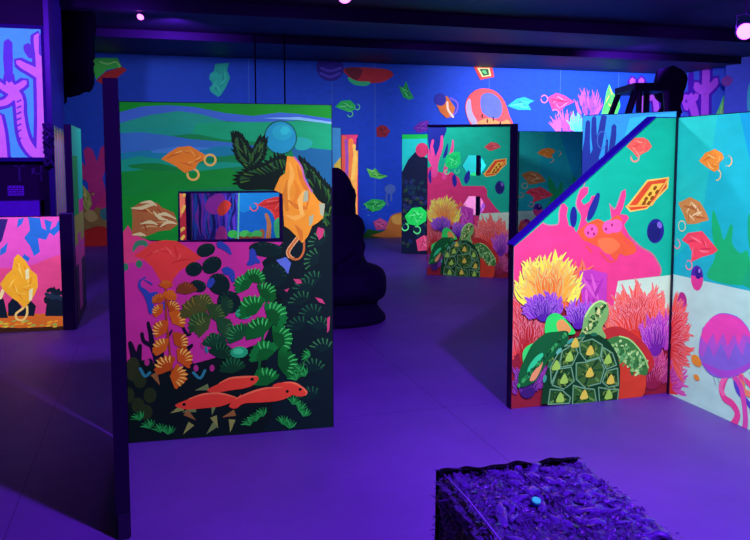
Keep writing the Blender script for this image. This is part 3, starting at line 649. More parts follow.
def turtle(root, S):
    q = Art(root, 'painted_scrap', 'green and orange scrap behind the turtle', S)
    q.poly(PX("A", "543,331 545,318 552,312.5 560,315 570,326 573,333 560,334 548,335"), '2fd868', True); q.poly(PX("A", "555,322 561,319 569,328 565,333 557,331"), 'e09858', True)
    q.poly(PX("A", "522,364 521,352 526,345 534,343 530,358 525,366"), '3ad870', True); q.build()
    tq = Art(root, 'painted_turtle', 'green sea turtle with netted shell seen from above', S); tq.poly(PX("A", "570,345 600,345 600,390 570,390"), '0c3a24'); TO = tq.build()
    q = Art(root, 'flipper', 'left front flipper', S, TO)
    fl = PX("A", "566,331 554,331 543,333 531,343 524,356 518,370 516.5,380 520,386 527,384 534,380 540,370 549,358 564,346"); q.poly(fl, '0f5a34', True)
    q.poly(PX("A", "528,379 534,366 541,361 538,371 533,379"), 'e0906a', True); q.poly(PX("A", "526,368 533,357 541,352 540,360 533,366 527,377"), '2fc890', True)
    rnd = random.Random(4)
    def cells(c0, c1, ax, n, cols, sz):
        for k in range(n):
            t = rnd.random(); o = (rnd.random()-.5)*2
            p = (c0[0]+(c1[0]-c0[0])*t + ax[0]*o, c0[1]+(c1[1]-c0[1])*t + ax[1]*o); q.ell(p, sz*(.7+.6*rnd.random()), sz*(.5+.5*rnd.random()), cols[k % len(cols)], rnd.random()*3, 6)
    (p0, p1) = PX("A", "560,338 521,380"); cells(p0, p1, (.045, .045), 110, ('1f7a44', '0c4428', '38a058', '135a38'), .014)
    q.build(); q = Art(root, 'flipper', 'right front flipper', S, TO)
    rf = PX("A", "602,343 609,337 617,335.5 626,338 634,345 642,356 646,367 644,374 637,373 628,367 618,359 608,354"); q.poly(rf, '3a7a40', True)
    (p0, p1) = PX("A", "610,345 641,369"); cells(p0, p1, (.05, .045), 130, ('8ac070', '4a9050', '2c6a38', 'b0d890', '60a868'), .014)
    q.stroke(PX("A", "617,335.5 626,338 634,345 642,356 646,367"), .01, '9ad880')
    q.build(); q = Art(root, 'shell', None, S, TO)
    sh = PX("A", "539,403 541,385 544,370 551,356 562,344 574,336 586,333 597,334 607,341 615,353 618,368 617.5,385 616,400"); q.poly(sh, '0c3a24')
    SH = q; q = Art(root, 'head', None, S, TO)
    nk = PX("A", "578,340 580,328 583,314 590,304 598,299.5 604,302 606.5,309 605,318 600,327 603,338"); q.poly(nk, '7ab068', True)
    (p0, p1) = PX("A", "598,306 586,330"); cells(p0, p1, (.05, .03), 80, ('2c6034', '4a8848', 'd8d890', '1c4a28', 'a8c878'), .014)
    q.stroke(PX("A", "583,316 590,305 598,300.5 604,303"), .012, 'b8e890'); q.ell(PX("A", [[594, 308]])[0], .012, .012, '14301c')
    q.build(); q = SH
    sc_ = ("560,350 572,343 576,352 570,364 558,366", "577,342 590,338 600,344 598,356 584,360 578,352", "556,368 569,366 572,380 562,388 550,384", "574,362 584,361 597,357 602,368 598,382 582,386 574,378", "600,346 610,352 614,364 604,368 599,357", "604,370 615,367 616,384 606,386 600,381", "548,388 560,389 568,396 567,402 546,403", "571,384 581,387 592,388 594,401 570,403", "596,386 606,388 616,388 615,400 597,401", "562,345 572,338 582,336 577,342 570,344", "548,366 556,352 560,350 556,367 549,382")
    cols = ('244e26', '2c5a2a', '1a3e22', '38602e', '20482a', '284e28')
    for i, t in enumerate(sc_): 
        P = PXS(t); q.poly(P, cols[i % 6]); cx = sum(p[0] for p in P)/len(P); cy = sum(p[1] for p in P)/len(P)
        for k, p in enumerate(P): q.stroke([(cx, cy), (cx+(p[0]-cx)*.85, cy+(p[1]-cy)*.85)], [.004, .02], ('184a28', '5a8a48', '0e3a22')[(i+k) % 3], False, False)
        [q.ell((cx+(rnd.random()-.5)*.10, cy+(rnd.random()-.5)*.10), .014, .006, ('4a7a38', '123418', '6a8a40', '0c2814')[k % 4], rnd.random()*3, 6) for k in range(22)]; [q.stroke([P[k], P[(k+1) % len(P)]], .008, '6aa080', False) for k in range(len(P))]; q.poly([(cx-.03, cy-.03), (cx+.03, cy-.03), (cx+.004, cy+.03)], 'd8c050' if i % 2 else '9ac858', True)
    for k in range(8):
        a_, b_ = sh[k+1 if k < 6 else 6], sh[k+2 if k < 6 else 7]
        f = .55; m = ((a_[0]+b_[0])/2, (a_[1]+b_[1])/2); q.ell(m, .026, .013, ('3a9890', '1f6a50', '58b0a0')[k % 3], math.atan2(b_[1]-a_[1], b_[0]-a_[0]))
    q.build()
WA, HA = PANEL['A'][2:]
OUTA = [(0, 0), (WA, 0), (WA, HA)] + PX("A", "655,117.5 513,246")
OUTA[3] = (OUTA[3][0], HA); OUTA[4] = (0, OUTA[4][1])
r, W, H = panel('A', 'bright turtle reef panel with its top left corner cut off on a slant', outline=OUTA)
(s0, s1) = (OUTA[4], OUTA[3]); dx, dz = s1[0]-s0[0], s1[1]-s0[1]; q = math.hypot(dx, dz); nx, nz = -dz/q, dx/q
bm = bmesh.new(); e = .012
vs = [bm.verts.new(p) for y in (-.012, .075) for p in ((s0[0]-.004, y, s0[1]), (s1[0], y, s1[1]), (s1[0]+nx*e, y, s1[1]+nz*e), (s0[0]-.004+nx*e, y, s0[1]+nz*e))]
for f in ((0, 1, 2, 3), (7, 6, 5, 4), (0, 4, 5, 1), (1, 5, 6, 2), (2, 6, 7, 3), (3, 7, 4, 0)): bm.faces.new([vs[i] for i in f])
bmesh.ops.recalc_face_normals(bm, faces=list(bm.faces)); link('slanted_edge_strip', bm, TRIM, r)['label'] = 'violet strip along the slanted edge'
link('edge_strip', BM((s1[0], W, -.001, .052, H, H+.006)), TRIM, r)
link('edge_strip', BM((-.006, 0, -.004, .054, 0, s0[1])), BLACK, r)
r['lim'] = (.001, W-.001, .001, H-.001)
reef(r, W, H, (1, 1), True)
WC, HC = PANEL['C'][2:]
HEX = [(p, R1("C", 12)) for p in PX("C", "474,165.5 474,206")]
HEX[1] = (HEX[1][0], R1("C", 11.5))
r, W, H = panel('C', 'turtle reef panel in the middle distance with two hexagonal holes', holes=[[(c[0]+rx*math.cos(k*PI/3), c[1]+rx*.97*math.sin(k*PI/3)) for k in range(6)] for c, rx in HEX], right=False)
link('edge_post', BM((W, W+.10, -.03, .09, 0, H+.03)), BLACK, r)['label'] = 'black post on the right edge'
link('top_rail', BM((-.01, W+.1, -.01, .07, H, H+.03)), BLACK, r)
reef(r, W, H, (WC/WA, HC/HA), False)

# ------------------------------------------------------------------ jellyfish panel, and its darker twin far behind
def sea(root, W, H, S, jelly):
    a = Art(root, 'painted_background', 'cyan water over pale sand', S)
    k = W/S[0]; h = H/S[1]
    a.poly(rect(0, k, 0, h), '18b8d0'); zs = PX("B", "672,274 750,288")
    a.poly([(k*.45, h), (k, h), (k, zs[0][1]), (k*.75, zs[0][1])], '10a0dc', False)
    a.poly([(0, h), (k*.3, h), (k*.2, h*.6), (0, h*.5)], '20c4c8')
    a.poly([(0, 0), (k, 0), (k, zs[0][1]), (0, zs[0][1])], 'b8e8e4')
    a.build()
    a = Art(root, 'painted_seaweed', 'green branching seaweed', S)
    a.poly(PX("B", "713,210 720,227 724,240 730,225 733,228 732,243 740,253 748,252 748,284 708,278 715,257 712,232"), '12b878', True)
    a.poly([(u+.3, v) for u, v in PX("B", "713,210 720,227 724,240 730,225 733,228 732,243 740,253 748,252 748,284 708,278 715,257 712,232")], '12b080', True); a.build()
    def bg(o, c, lo, hi, lp, lab, sd, lw=.008, n=8):
        q = Art(root, 'painted_plastic_bag', lab, S); q.bag(o, c, lo, hi, lp, hi, sd, n, lw); q.build()
    bg(PX("B", "699,161 705,153 715,149 722,153 724,158 719,163 719,169 714,172 708,168"), 'f09038', 'd87030', 'f8c070', [(p, .032) for p in PX("B", "728,161 717,175")], 'orange bag at the top', 1)
    bg(PX("B", "678,203 690,197 700,202 706,212 709,220 695,224 687,224 683,213"), 'd08a50', 'b86838', 'f0d0a0', [(p, .034) for p in PX("B", "672,205 682,226")], 'tan streaked bag in the middle', 2, n=12)
    bg(PX("B", "682,240 688,233 702,231 708,238 718,250 713,254 702,257 691,262 692,252 689,245"), 'f84868', 'e03458', 'ff7a90', [(p, .03) for p in PX("B", "677,244 689,265")], 'coral red bag above the sand', 3)
    a = Art(root, 'painted_ball', 'violet and pink ball floating upper', S); p = PX("B", [[697, 278]])[0]; a.ell(p, .058, .082, 'e040a0'); a.poly([(p[0]+.058*math.cos(t), p[1]+.01+.072*math.sin(t)) for t in [PI*k/12 for k in range(13)]], '4a28b0'); a.ell((p[0]+.01, p[1]+.03), .03, .035, '2c1c90'); a.ell((p[0]+.02, p[1]+.05), .01, .014, '9a80e0'); a.build()
    a = Art(root, 'painted_ball', 'small magenta ball floating lower', S); p = PX("B", [[682, 301]])[0]; a.ell(p, .048, .06, 'b02c90'); a.ell((p[0]-.005, p[1]-.02), .035, .035, 'd040a0'); a.build()
    a = Art(root, 'painted_anemone', 'red and magenta anemone in the corner', S)
    P = PX("B", "662,345 668,328 662,385 668,375")
    a.poly([(0, P[2][1]-.09), (.09, P[2][1]-.02), (.12, P[3][1]), (.1, P[1][1]), (0, P[1][1]+.1)], 'e84040')
    a.tentacles(P[2], (0.0, P[3][1]-.02, .10, .16), 50, .1, .02, ('e050b8', 'c83ca8'), 'd878d0', 3, (-1.2, 1.4)); a.tentacles(P[0], (0.0, P[1][1]-.06, .10, .22), 110, .12, .022, ('f8584c', 'f04840', 'e83c3c'), 'f090a0', 2, (-1.2, 1.5)); a.build()
    if jelly:
        a = Art(root, 'painted_jellyfish', 'large pink and violet jellyfish with thick tentacles', S); tn = []
        LV[root.name] = LV.get(root.name, 10) + 20
        for q, w, c in (("735,375 738,390 748,402 756,415", .05, '5a48d0'), ("742,375 744,390 752,395", .06, 'f09070'), ("727,374 722,388 725,398 733,404 738,414 734,424 726,428", .07, 'f048a0'), ("733,374 741,386 744,400 746,420 744,432", .06, 'e050b8'), ("727,374 721,386 724,394", .05, 'f870b8'), ("740,376 750,384 756,398 752,412", .05, 'f050a0')):
            tn.append((PX("B", q), R1("B", w*110), c))
        bell = PX("B", "712,375 705,368 700,358 699.5,346 702,333 708,322 715,315.5 722,313 731,314 740,318 748,327 755,342 757,356 752,366 742,373 733,377 722,378"); a.poly(bell, '8a6ae4', True)
        a.poly(PX("B", "699,352 703,328 714,317 723,314 733,316 742,320 750,331 756,348 747,341 743,356 736,343 729,360 722,343 714,357 709,344 703,358"), 'b85cdc')
        a.poly(PX("B", "701,336 706,324 714,316 722,313.5 732,315 741,319 748,328 752,338 744,334 739,345 735,334 728,346 724,333 717,345 714,333 707,344"), 'f04cc0')
        a.poly(PX("B", "710,371 702,362 712,366 722,370 733,370 744,366 752,362 746,371 733,376 722,377"), 'b050dc', True); jo = a.build()
        LV[root.name] -= 30
        for P_, w_, c in tn: e = Art(root, 'tentacle', None, S, jo); e.stroke(P_, w_, c); e.build()
        for q in ("714,376 716,384", "718,377 721,386", "744,376 746,386", "750,372 753,384"): e = Art(root, 'tentacle', 'thin pale thread', S, jo); e.stroke(PX("B", q), .005, '8aa8c0'); e.build()
        LV[root.name] += 30
        a = Art(root, 'painted_scrap', 'larger orange scrap beside the jellyfish', S); a.poly(PX("B", "692,356 697,355 702,362 700,367 693,363"), 'f0983c', True); a.build(); a = Art(root, 'painted_scrap', 'smaller orange scrap beside the jellyfish', S); a.poly(PX("B", "694,375 698,375 700,380 696,380"), 'f0983c', True); a.build()
r, W, H = panel('B', 'bright panel painted with a pink jellyfish, joined at right angles to the turtle reef', left=False)
link('corner_post', BM((-.008, .004, -.012, .05, 0, H+.004)), BLACK, r)['label'] = 'black joint in the corner'
sea(r, W, H, (1, 1), True)
HB = H
r, W, H = panel('E', 'dim teal panel with orange, tan and red bags, right of the hexagon panel')
sea(r, W, H, (1.25, H/HB), False)

# ------------------------------------------------------------------ light blue coral panel behind the slant
r, W, H = panel('H', 'light blue panel with dark blue coral showing over the slanted edge')
a = Art(r, 'painted_background', 'light blue ground'); a.poly(rect(0, W, 0, H), '2a90e8'); a.poly(PX("H", "612,180 630,118 676,112 676,180"), '30b0f0'); a.build()
a = Art(r, 'painted_coral', 'dark blue branching coral')
for q, w in (("582,200 585,165 587,140 588,122", (14, 10, 5, 4)), ("585,175 595,155 600,138 604,116", (14, 8, 6, 5)), ("596,150 594,135 594,118", (6, 5, 4)), ("610,155 613,140 614,126", (4, 5, 4)), ("576,160 579,140 580,130", (8, 7, 5)), ("606,158 607,140", (3, 2)), ("584,200 590,175 597,160", (12, 10, 6))): a.stroke(PX("H", q), [R1("H", x*1.35) for x in w], '1c2f98')
a.build()
a = Art(r, 'painted_bubble', 'oval bubble outline'); a.ring(PX("H", [[602, 140]])[0], .045, .008, '3a68c8', ry=.07); a.build(); a = Art(r, 'painted_bubble', 'round bubble outline at the top'); a.ring(PX("H", [[619, 118]])[0], .035, .008, '3a80d8', ry=.04); a.build()

# ------------------------------------------------------------------ bush panel and pale panel behind the hexagons
r, W, H = panel('D', 'narrow seen panel with a dark bush and glowing green bag, left of the hexagon panel', right=False)
link('edge_post', BM((W, W+.06, -.03, .08, 0, H)), BLACK, r)['label'] = 'black post seen through the hexagons'
a = Art(r, 'painted_background', 'cyan water above dark bush'); a.poly(rect(0, W, 0, H), '0a1430'); a.poly([(0, H), (W, H)] + PX("D", "490,185 440,165 415,152 408,160 402,172"), '18a8b0'); a.poly([(0, H), (W, H)] + PX("D", "490,138 402,139"), '10a048'); a.poly(PX("D", "455,178 478,172 478,182 455,188"), '20c878')
a.poly(PX("D", "455,190 480,188 480,215 455,215"), 'f090d8'); a.build()
a = Art(r, 'painted_bush', 'dark rounded bush with specks')
rnd = random.Random(5)
P = PX("D", "402,253 402,172 408,160 415,152 424,158 440,175 440,253"); a.poly(P, '0a1438')
for k in range(90):
    for p in PX("D", [[402, 252], [440, 165]])[:1]:
        u = rnd.random()*.75; v = .1 + rnd.random()*1.15; a.fan((u, v), rnd.random()*6, .07, ('0a1c4a', '0c2c3c', '123a30', '1a2460')[k % 4], ('1f5a50', '3a3a8a', '7a3a80', None)[k % 4], 1.2, 5)
a.build()
a = Art(r, 'painted_plastic_bag', 'glowing green bag'); a.bag(PX("D", "405,216 412,208 421,207 427,212 426,221 418,226 408,224"), '1fd860', '12b048', '60f090', [(p, .06) for p in PX("D", "405,227 417,230")], seed=3, lw=.02); a.build()
a = Art(r, 'painted_plastic_bag', 'pink bag low on the bush'); a.bag(PX("D", "416,240 424,235 430,238 430,250 418,251"), 'e04a80', 'c03468', 'f080a8', seed=4, n=5); a.build()
a = Art(r, 'painted_ball', 'dull red ball'); a.ell(PX("D", [[422, 150]])[0], .11, .12, 'b02c60'); a.build()
r, W, H = panel('K', 'cyan and pink panel glimpsed through the two hexagonal holes')
a = Art(r, 'painted_background', 'cyan above pink'); a.poly(rect(0, W, 0, H), 'f080d8'); a.poly([(0, H), (W, H)] + PX("K", "520,186 470,186"), '20c8e0'); a.poly(PX("K", "465,178 485,176 520,180 520,186 465,187"), '30d880')
for p in PX("K", "482,196 484,206 480,210 486,200"): a.ell(p, .04, .05, '9a50d8')
a.build()

# ------------------------------------------------------------------ streaked panels behind the statue
r, W, H = panel('S', 'pink and orange streaked panel rising behind the dark statue')
a = Art(r, 'painted_background', 'pink ground'); a.poly(rect(0, W, 0, H), 'd83c78'); a.build()
a = Art(r, 'painted_coral', 'orange and pink coral streaks')
for q, w, c in (("343,240 344,180 343,137", .1, 'e85a50'), ("350,240 349,190 351,140", .08, 'f08048'), ("355,240 354,180 357,150", .1, 'f0a850'), ("346,200 347,160 346,140", .05, '9a50c0'), ("352,180 355,160 354,145", .05, 'f0c060'), ("357,150 358,138", .05, '28208a')): a.stroke(PX("S", q), w, c)
a.build()
r, W, H = panel('T', 'pale blue panel with a yellow streak beside the statue head')
a = Art(r, 'painted_background', 'pale blue above yellow'); a.poly(rect(0, W, 0, H), '48a0f0'); a.poly(PX("T", "330,240 334,165 341,157 343,240"), 'f0d058', False); a.build()

# ------------------------------------------------------------------ panels seen through the window
r, W, H = panel('Q', 'violet streaked coral panel seen through the rectangular window')
a = Art(r, 'painted_background', 'violet streaks beside blue water'); a.poly(rect(0, W, 0, H), '281c8a'); a.poly(PX("Q", "236,245 236,185 310,185 310,245"), '1468d0'); a.poly(PX("Q", "241,212 241,185 300,185 300,200 262,205"), '1a8ae8', True)
rnd = random.Random(9)
for k in range(46):
    x = 190 + rnd.random()*47; y0_, y1_ = 186+rnd.random()*14, 243-rnd.random()*14
    xs = [x + (rnd.random()-.5)*5 for _ in range(4)]
    for pp in [PXV("Q", [[xs[i], y0_+(y1_-y0_)*i/3] for i in range(4)])]: a.stroke(pp, [.015, .035, .03, .01], ('3a30c8', '1a1470', '5a38d0', '7a30b8', '2048b8')[k % 5])
a.build()
a = Art(r, 'painted_coral', 'magenta coral cloud'); a.poly(PX("Q", "205,205 212,196 222,194 225,205 216,214 208,212"), '9a30b0', True); a.build(); a = Art(r, 'painted_coral', 'magenta coral stump'); a.poly(PX("Q", "216,242 217,230 223,226 227,233 226,243"), 'a02c90', True); a.build()
a = Art(r, 'painted_fish', 'small scarlet fish'); a.poly(PX("Q", "217,212 220,204 226,200 231,204 228,211 222,216"), 'd83c38', True); a.build()
a = Art(r, 'painted_plastic_bag', 'scarlet bag at the right'); a.bag(PX("Q", "257,205 264,200 274,197 288,196 288,213 275,220 272,212 266,208"), 'e0383c', 'c02c34', 'f06060', [(p, .05) for p in PX("Q", "254,207")], seed=3, lw=.016); a.build()
a = Art(r, 'painted_rock', 'brown tube rocks with green moss')
a.stroke(PX("Q", "266,214 269,224 268,240"), [.04, .06, .07], 'c07850'); a.stroke(PX("Q", "261,243 262,231"), .08, '9a5a40')
for x, c in ((233, '3ab850'), (239, '30a848'), (245, '48c060'), (251, '38a048'), (257, '40b060')):
    for p in PXV("Q", [[x, 233+(x % 4)]]): a.ell(p, .07, .05, c)
for x in (240, 247, 254, 258):
    for p in PXV("Q", [[x, 240]]): a.ell(p, .06, .05, '7a3430')
a.poly(PX("Q", "274,222 282,218 284,236 276,238"), '40b880', True); a.stroke(PX("Q", "238,243 239,190"), .02, '60c0b0'); a.build()
r, W, H = panel('Q2', 'crimson panel with amber flecks at the left of the rectangular window', right=False)
link('edge_post', BM((W, W+.05, -.01, .06, 0, H)), BLACK, r)['label'] = 'black post on the right edge'
a = Art(r, 'painted_background', 'crimson ground'); a.poly(rect(0, W, 0, H), 'a82038'); a.poly(PX("Q2", "170,215 170,185 181,188 185,200 183,212 178,220"), 'e0705a', True)
for q in ("182,212 185,206", "179,232 184,228", "181,240 184,236", "176,226 179,222", "184,196 186,190"): a.stroke(PX("Q2", q), .035, 'd8b050')
a.build()

# ------------------------------------------------------------------ left: booth, low panel and end-on panel
(bx, by), ba, bL, bH = PANEL['F']
t = thing('mural_booth', 'tall booth with pink coral mural above a dark glazed opening', 'booth', (bx, by, 0), ba)
zf0 = PX("F", [[20, 157.5]])[0][1]; zf1 = PX("F", [[20, 28.5]])[0][1]; zl = PX("F", [[20, 201]])[0][1]
link('booth_body', BM((0, bL, .02, 1.25, 0, zl-.25), (0, bL, .45, 1.25, zl-.25, zf0), (bL-.06, bL, .02, .45, zl-.25, zf0), (0, .06, .02, .45, zl-.25, zf0), (0, bL, .02, 1.25, zf0, ZC)), BLACK, t)
fb = link('coral_mural_frame', BM((0, bL, 0, .02, zf0-.04, zf0), (bL-.05, bL, 0, .02, zf0, zf1), (0, bL, 0, .02, zf1, zf1+.04)), TRIM, t); fb['label'] = 'violet frame around the coral mural'
LV[t.name] = 0
t['lim'] = (.001, bL-.03, zf0+.001, zf1)
a = Art(t, 'coral_mural', 'pink coral with purple outlines on light blue')
a.poly(rect(0, bL-.03, zf0, zf1), '3a7cf0')
f1 = lambda x: R1("F", x)
for gr in (0, 1):
    for q, w in (("43,160 43,120 42,90 41,62 38,42 38,36", (13, 11, 10, 10, 8, 7)), ("40,75 32,70 24,66 18,62", (9, 8, 7, 5)), ("46,60 47,100 47,157", (5, 6, 8)), ("44,159 34,153 26,142 22,128 20,112 19,100 14,92 9,84", (8, 9, 9, 8, 7, 8, 10, 7)), ("9,88 9,74", (7, 3)), ("12,90 20,86 25,82", (7, 6, 5)), ("12,92 4,88 -4,82", (7, 6, 5)), ("14,94 6,102 -4,104", (8, 6, 6)), ("3,162 1,135 -3,116", (9, 8, 8))):
        g = 6.5 if gr == 0 else 0
        a.stroke(PX("F", q), [f1(x+g) for x in w], '4a12d0' if gr == 0 else 'b44cf0')
a.stroke(PX("F", "9,80 8,60 8,42"), [f1(7), f1(9), f1(8)], '4a12d8'); a.stroke(PX("F", "32,56 28,50 28,46"), f1(8), '4a12d0'); a.stroke(PX("F", "42,54 42,36"), f1(6), '4a12d0')
for y in (62, 73, 80, 88, 96, 110, 120, 130): a.stroke(PXV("F", [[45, y], [48, y-1]]), f1(2), '4a12d0')
for y in (102, 108, 114, 120, 126, 132, 140): a.stroke(PXV("F", [[17, y], [21, y-2]]), f1(1.6), '4a12d0')
a.build()
del t['lim']
GL = solid('dark_glass', (.05, .01, .06), .12, .6)
link('dark_glass_pane', BM((.06, bL-.06, .10, .112, zl, zf0)), GL, t)['label'] = 'dark maroon glass of the opening'
LV[t.name] = 0
nb = bmesh.new()
VIO = solid('violet_white_plastic', (.45, .25, .75), .5, .3)
nt_ = PX("F", "6,186 22.5,186.5 23,196 7,196"); u0, u1 = nt_[0][0], nt_[1][0]; v0, v1 = nt_[2][1], nt_[0][1]
box(nb, u0, u1, .085, .098, v0, v1); link('notice_board', nb, solid('maroon_board', (.09, .02, .14), .5, .3), t)['label'] = 'small board with four lines of lettering'
nb = bmesh.new()
for k in range(4): 
    z = v1 - (v1-v0)*(k+.6)/4.4
    x = u0+.01
    rnd = random.Random(k)
    while x < u1-.02:
        w = .012 + rnd.random()*.02; box(nb, x, min(x+w, u1-.008), .083, .086, z-.009, z+.007); x += w+.008
for b in ((u0, u1, .083, .086, v0, v0+.006), (u0, u1, .083, .086, v1-.006, v1), (u0, u0+.006, .083, .086, v0, v1), (u1-.006, u1, .083, .086, v0, v1)): box(nb, *b)
link('notice_lettering', nb, VIO, t)['label'] = 'pale violet lettering and border'
for qs in (("13,166 23,166", "18,166 18,181"), ("31,169 33,174 40,174", "40,166 40,181")):  # reflected lettering in the glass, built as grey strokes
    nb = bmesh.new()
    for q in qs:
        P = PX("F", q)
        for (a0, b0), (a1, b1) in zip(P, P[1:]): box(nb, min(a0, a1)-.007, max(a0, a1)+.007, .088, .099, min(b0, b1)-.007, max(b0, b1)+.007)
    link('glass_reflection', nb, solid('grey_reflection', (.10, .11, .16), .5, .3), t)['label'] = 'faint reflected lettering built as strokes on the glass'
link('counter_ledge', BM((0.02, bL-.10, -.03, .09, zl-.25, zl)), solid('violet_counter', (.30, .13, .62), .4, .4), t)['label'] = 'violet lit counter front'
link('side_column', BM((bL, bL+.05, .0, 1.25, 0, ZC)), solid('indigo_panel', (.06, .04, .22), .35, .5), t)['label'] = 'glossy indigo side of the booth'
# reflected mural colours painted as streaks on the booth side
sd = bmesh.new(); cols = ['7a58d8', 'c05aa8', '8a9a58', '4a70d0', 'a08070']
for k in range(24):
    y = .06 + k*.048; z0_ = .9+.2*((k*7) % 5)/5; 
    box(sd, bL+.05, bL+.053, y, y+.05, z0_, z0_+.9, k % 5); box(sd, bL+.05, bL+.0525, y, y+.05, .3, z0_, (k+2) % 5)
so = link('side_reflections', sd, [paint(c) for c in cols], t); so['label'] = 'streaks painted as reflections on the booth side'; FLUO.objects.link(so)
# cable bundle hanging on the booth corner
bm = bmesh.new(); rnd = random.Random(3); zc0, zc1 = PX("F", [[54, 166]])[0][1], PX("F", [[54, 124]])[0][1]
for k in range(9):
    ph = rnd.random()*6; tube(bm, [(bL+.01+.045*math.sin(ph+i*1.1+k), -.05+.03*math.cos(ph*2+i), zc0+(zc1-zc0)*i/9) for i in range(10)], .013, 6)
co = link('cable_bundle', bm, solid('violet_black_cable', (.10, .06, .2), .3, .6), None, True); co.location = (bx, by, 0); co.rotation_euler = (0, 0, ba)
co['label'] = 'knotted cable bundle hanging on the corner of the coral booth'; co['category'] = 'cable'

r, W, H = panel('G', 'low panel with an orange bag over dark plants, in front of the booth', right=False)
link('edge_post', bevel(BM((W, W+.115, -.02, .08, 0, H+.03)), .006), METAL, r)['label'] = 'glossy dark post at the right end'
a = Art(r, 'painted_background', 'pink ground fading to orange sand'); a.poly(rect(0, W, 0, H), 'd048b8'); a.poly(PX("G", "-60,320 -60,270 20,268 70,258 70,335"), 'dc4488', True); a.poly(PX("G", "-80,340 -80,315 10,312 40,314 66,312 66,340"), 'd86a28'); a.poly(PX("G", "-80,340 -80,326 20,328 66,326 66,340"), '3a1c14'); a.poly(PX("G", "-80,217 -60,217 8,219 2,240 -8,256 -80,270"), '281470'); a.build()
a = Art(r, 'painted_coral', 'blue jagged patches')
for q in ("28,217 40,218 42,228 50,232 46,240 38,238 40,252 34,256 30,246 24,238 30,230", "44,219 52,222 50,230 56,226 58,220 62,222 62,230 54,236 46,230", "18,219 24,218 22,224 17,228", "0,250 8,242 6,252 0,256", "24,254 30,258 28,262 22,258"): a.poly(PX("G", q), '1f5fc8')
a.build()
a = Art(r, 'painted_plant', 'black leafy plants')
for q in ("-4,290 4,300 8,318 -60,318 -60,296", "8,304 14,296 22,308 30,300 36,306 34,316 8,316", "45,316 47,300 54,286 58,292 62,298 64,316"): a.poly(PX("G", q), '0c1830')
for k in range(9):
    for p in PXV("G", [[46+k*2, 300-((k*5) % 11)]]): a.ell(p, .02, .035, '1a2c48' if k % 2 else '0c1830', k)
a.build()
a = Art(r, 'painted_plastic_bag', 'large amber bag with pale handle')
a.stroke(PX("G", "26,305 22,309 16,314 17,319 23,320 27,314 27,306"), .02, 'f0c878'); a.stroke(PX("G", "3,290 0,298 -4,296"), .03, 'f0dca0')
a.bag(PX("G", "14,258 18,254 25,260 31,270 37,275 38,286 35,294 30,302 24,308 18,302 12,298 4,291 0,284 7,274 12,270"), 'f0a82c', 'e08a20', 'f8c858', seed=3, n=12)
a.poly(PX("G", "25,270 29,268 29,278 26,280"), 'e8e0b0'); a.poly(PX("G", "29,290 33,288 32,300 29,301"), 'e8e0b0'); a.build()
a = Art(r, 'painted_sand', 'orange sand with yellow flecks')
rnd = random.Random(2)
for k in range(40):
    for p in PXV("G", [[rnd.random()*110-50, 320+rnd.random()*7]]): a.ell(p, .022, .007, ('e0c040', 'f0a030', 'a0b050')[k % 3], .2)
a.build()['kind'] = 'stuff'
r, W, H = panel('P2', 'tall panel seen almost end-on behind the amber bag panel', t=.06)
a = Art(r, 'painted_background', 'teal, violet and pink painted face'); a.poly(rect(0, W, 0, H), 'c83ca0'); a.poly(rect(0, W, H*.62, H), '20b8b0'); a.poly(rect(0, W*.5, H*.5, H*.85), '189850'); a.poly(rect(0, W, H*.4, H*.55), '9a9a48'); a.poly(rect(0, W, 0, H*.3), '3a2a50'); a.poly(rect(W*.3, W*.6, 0.1, H*.45), 'b84aa0'); a.build()

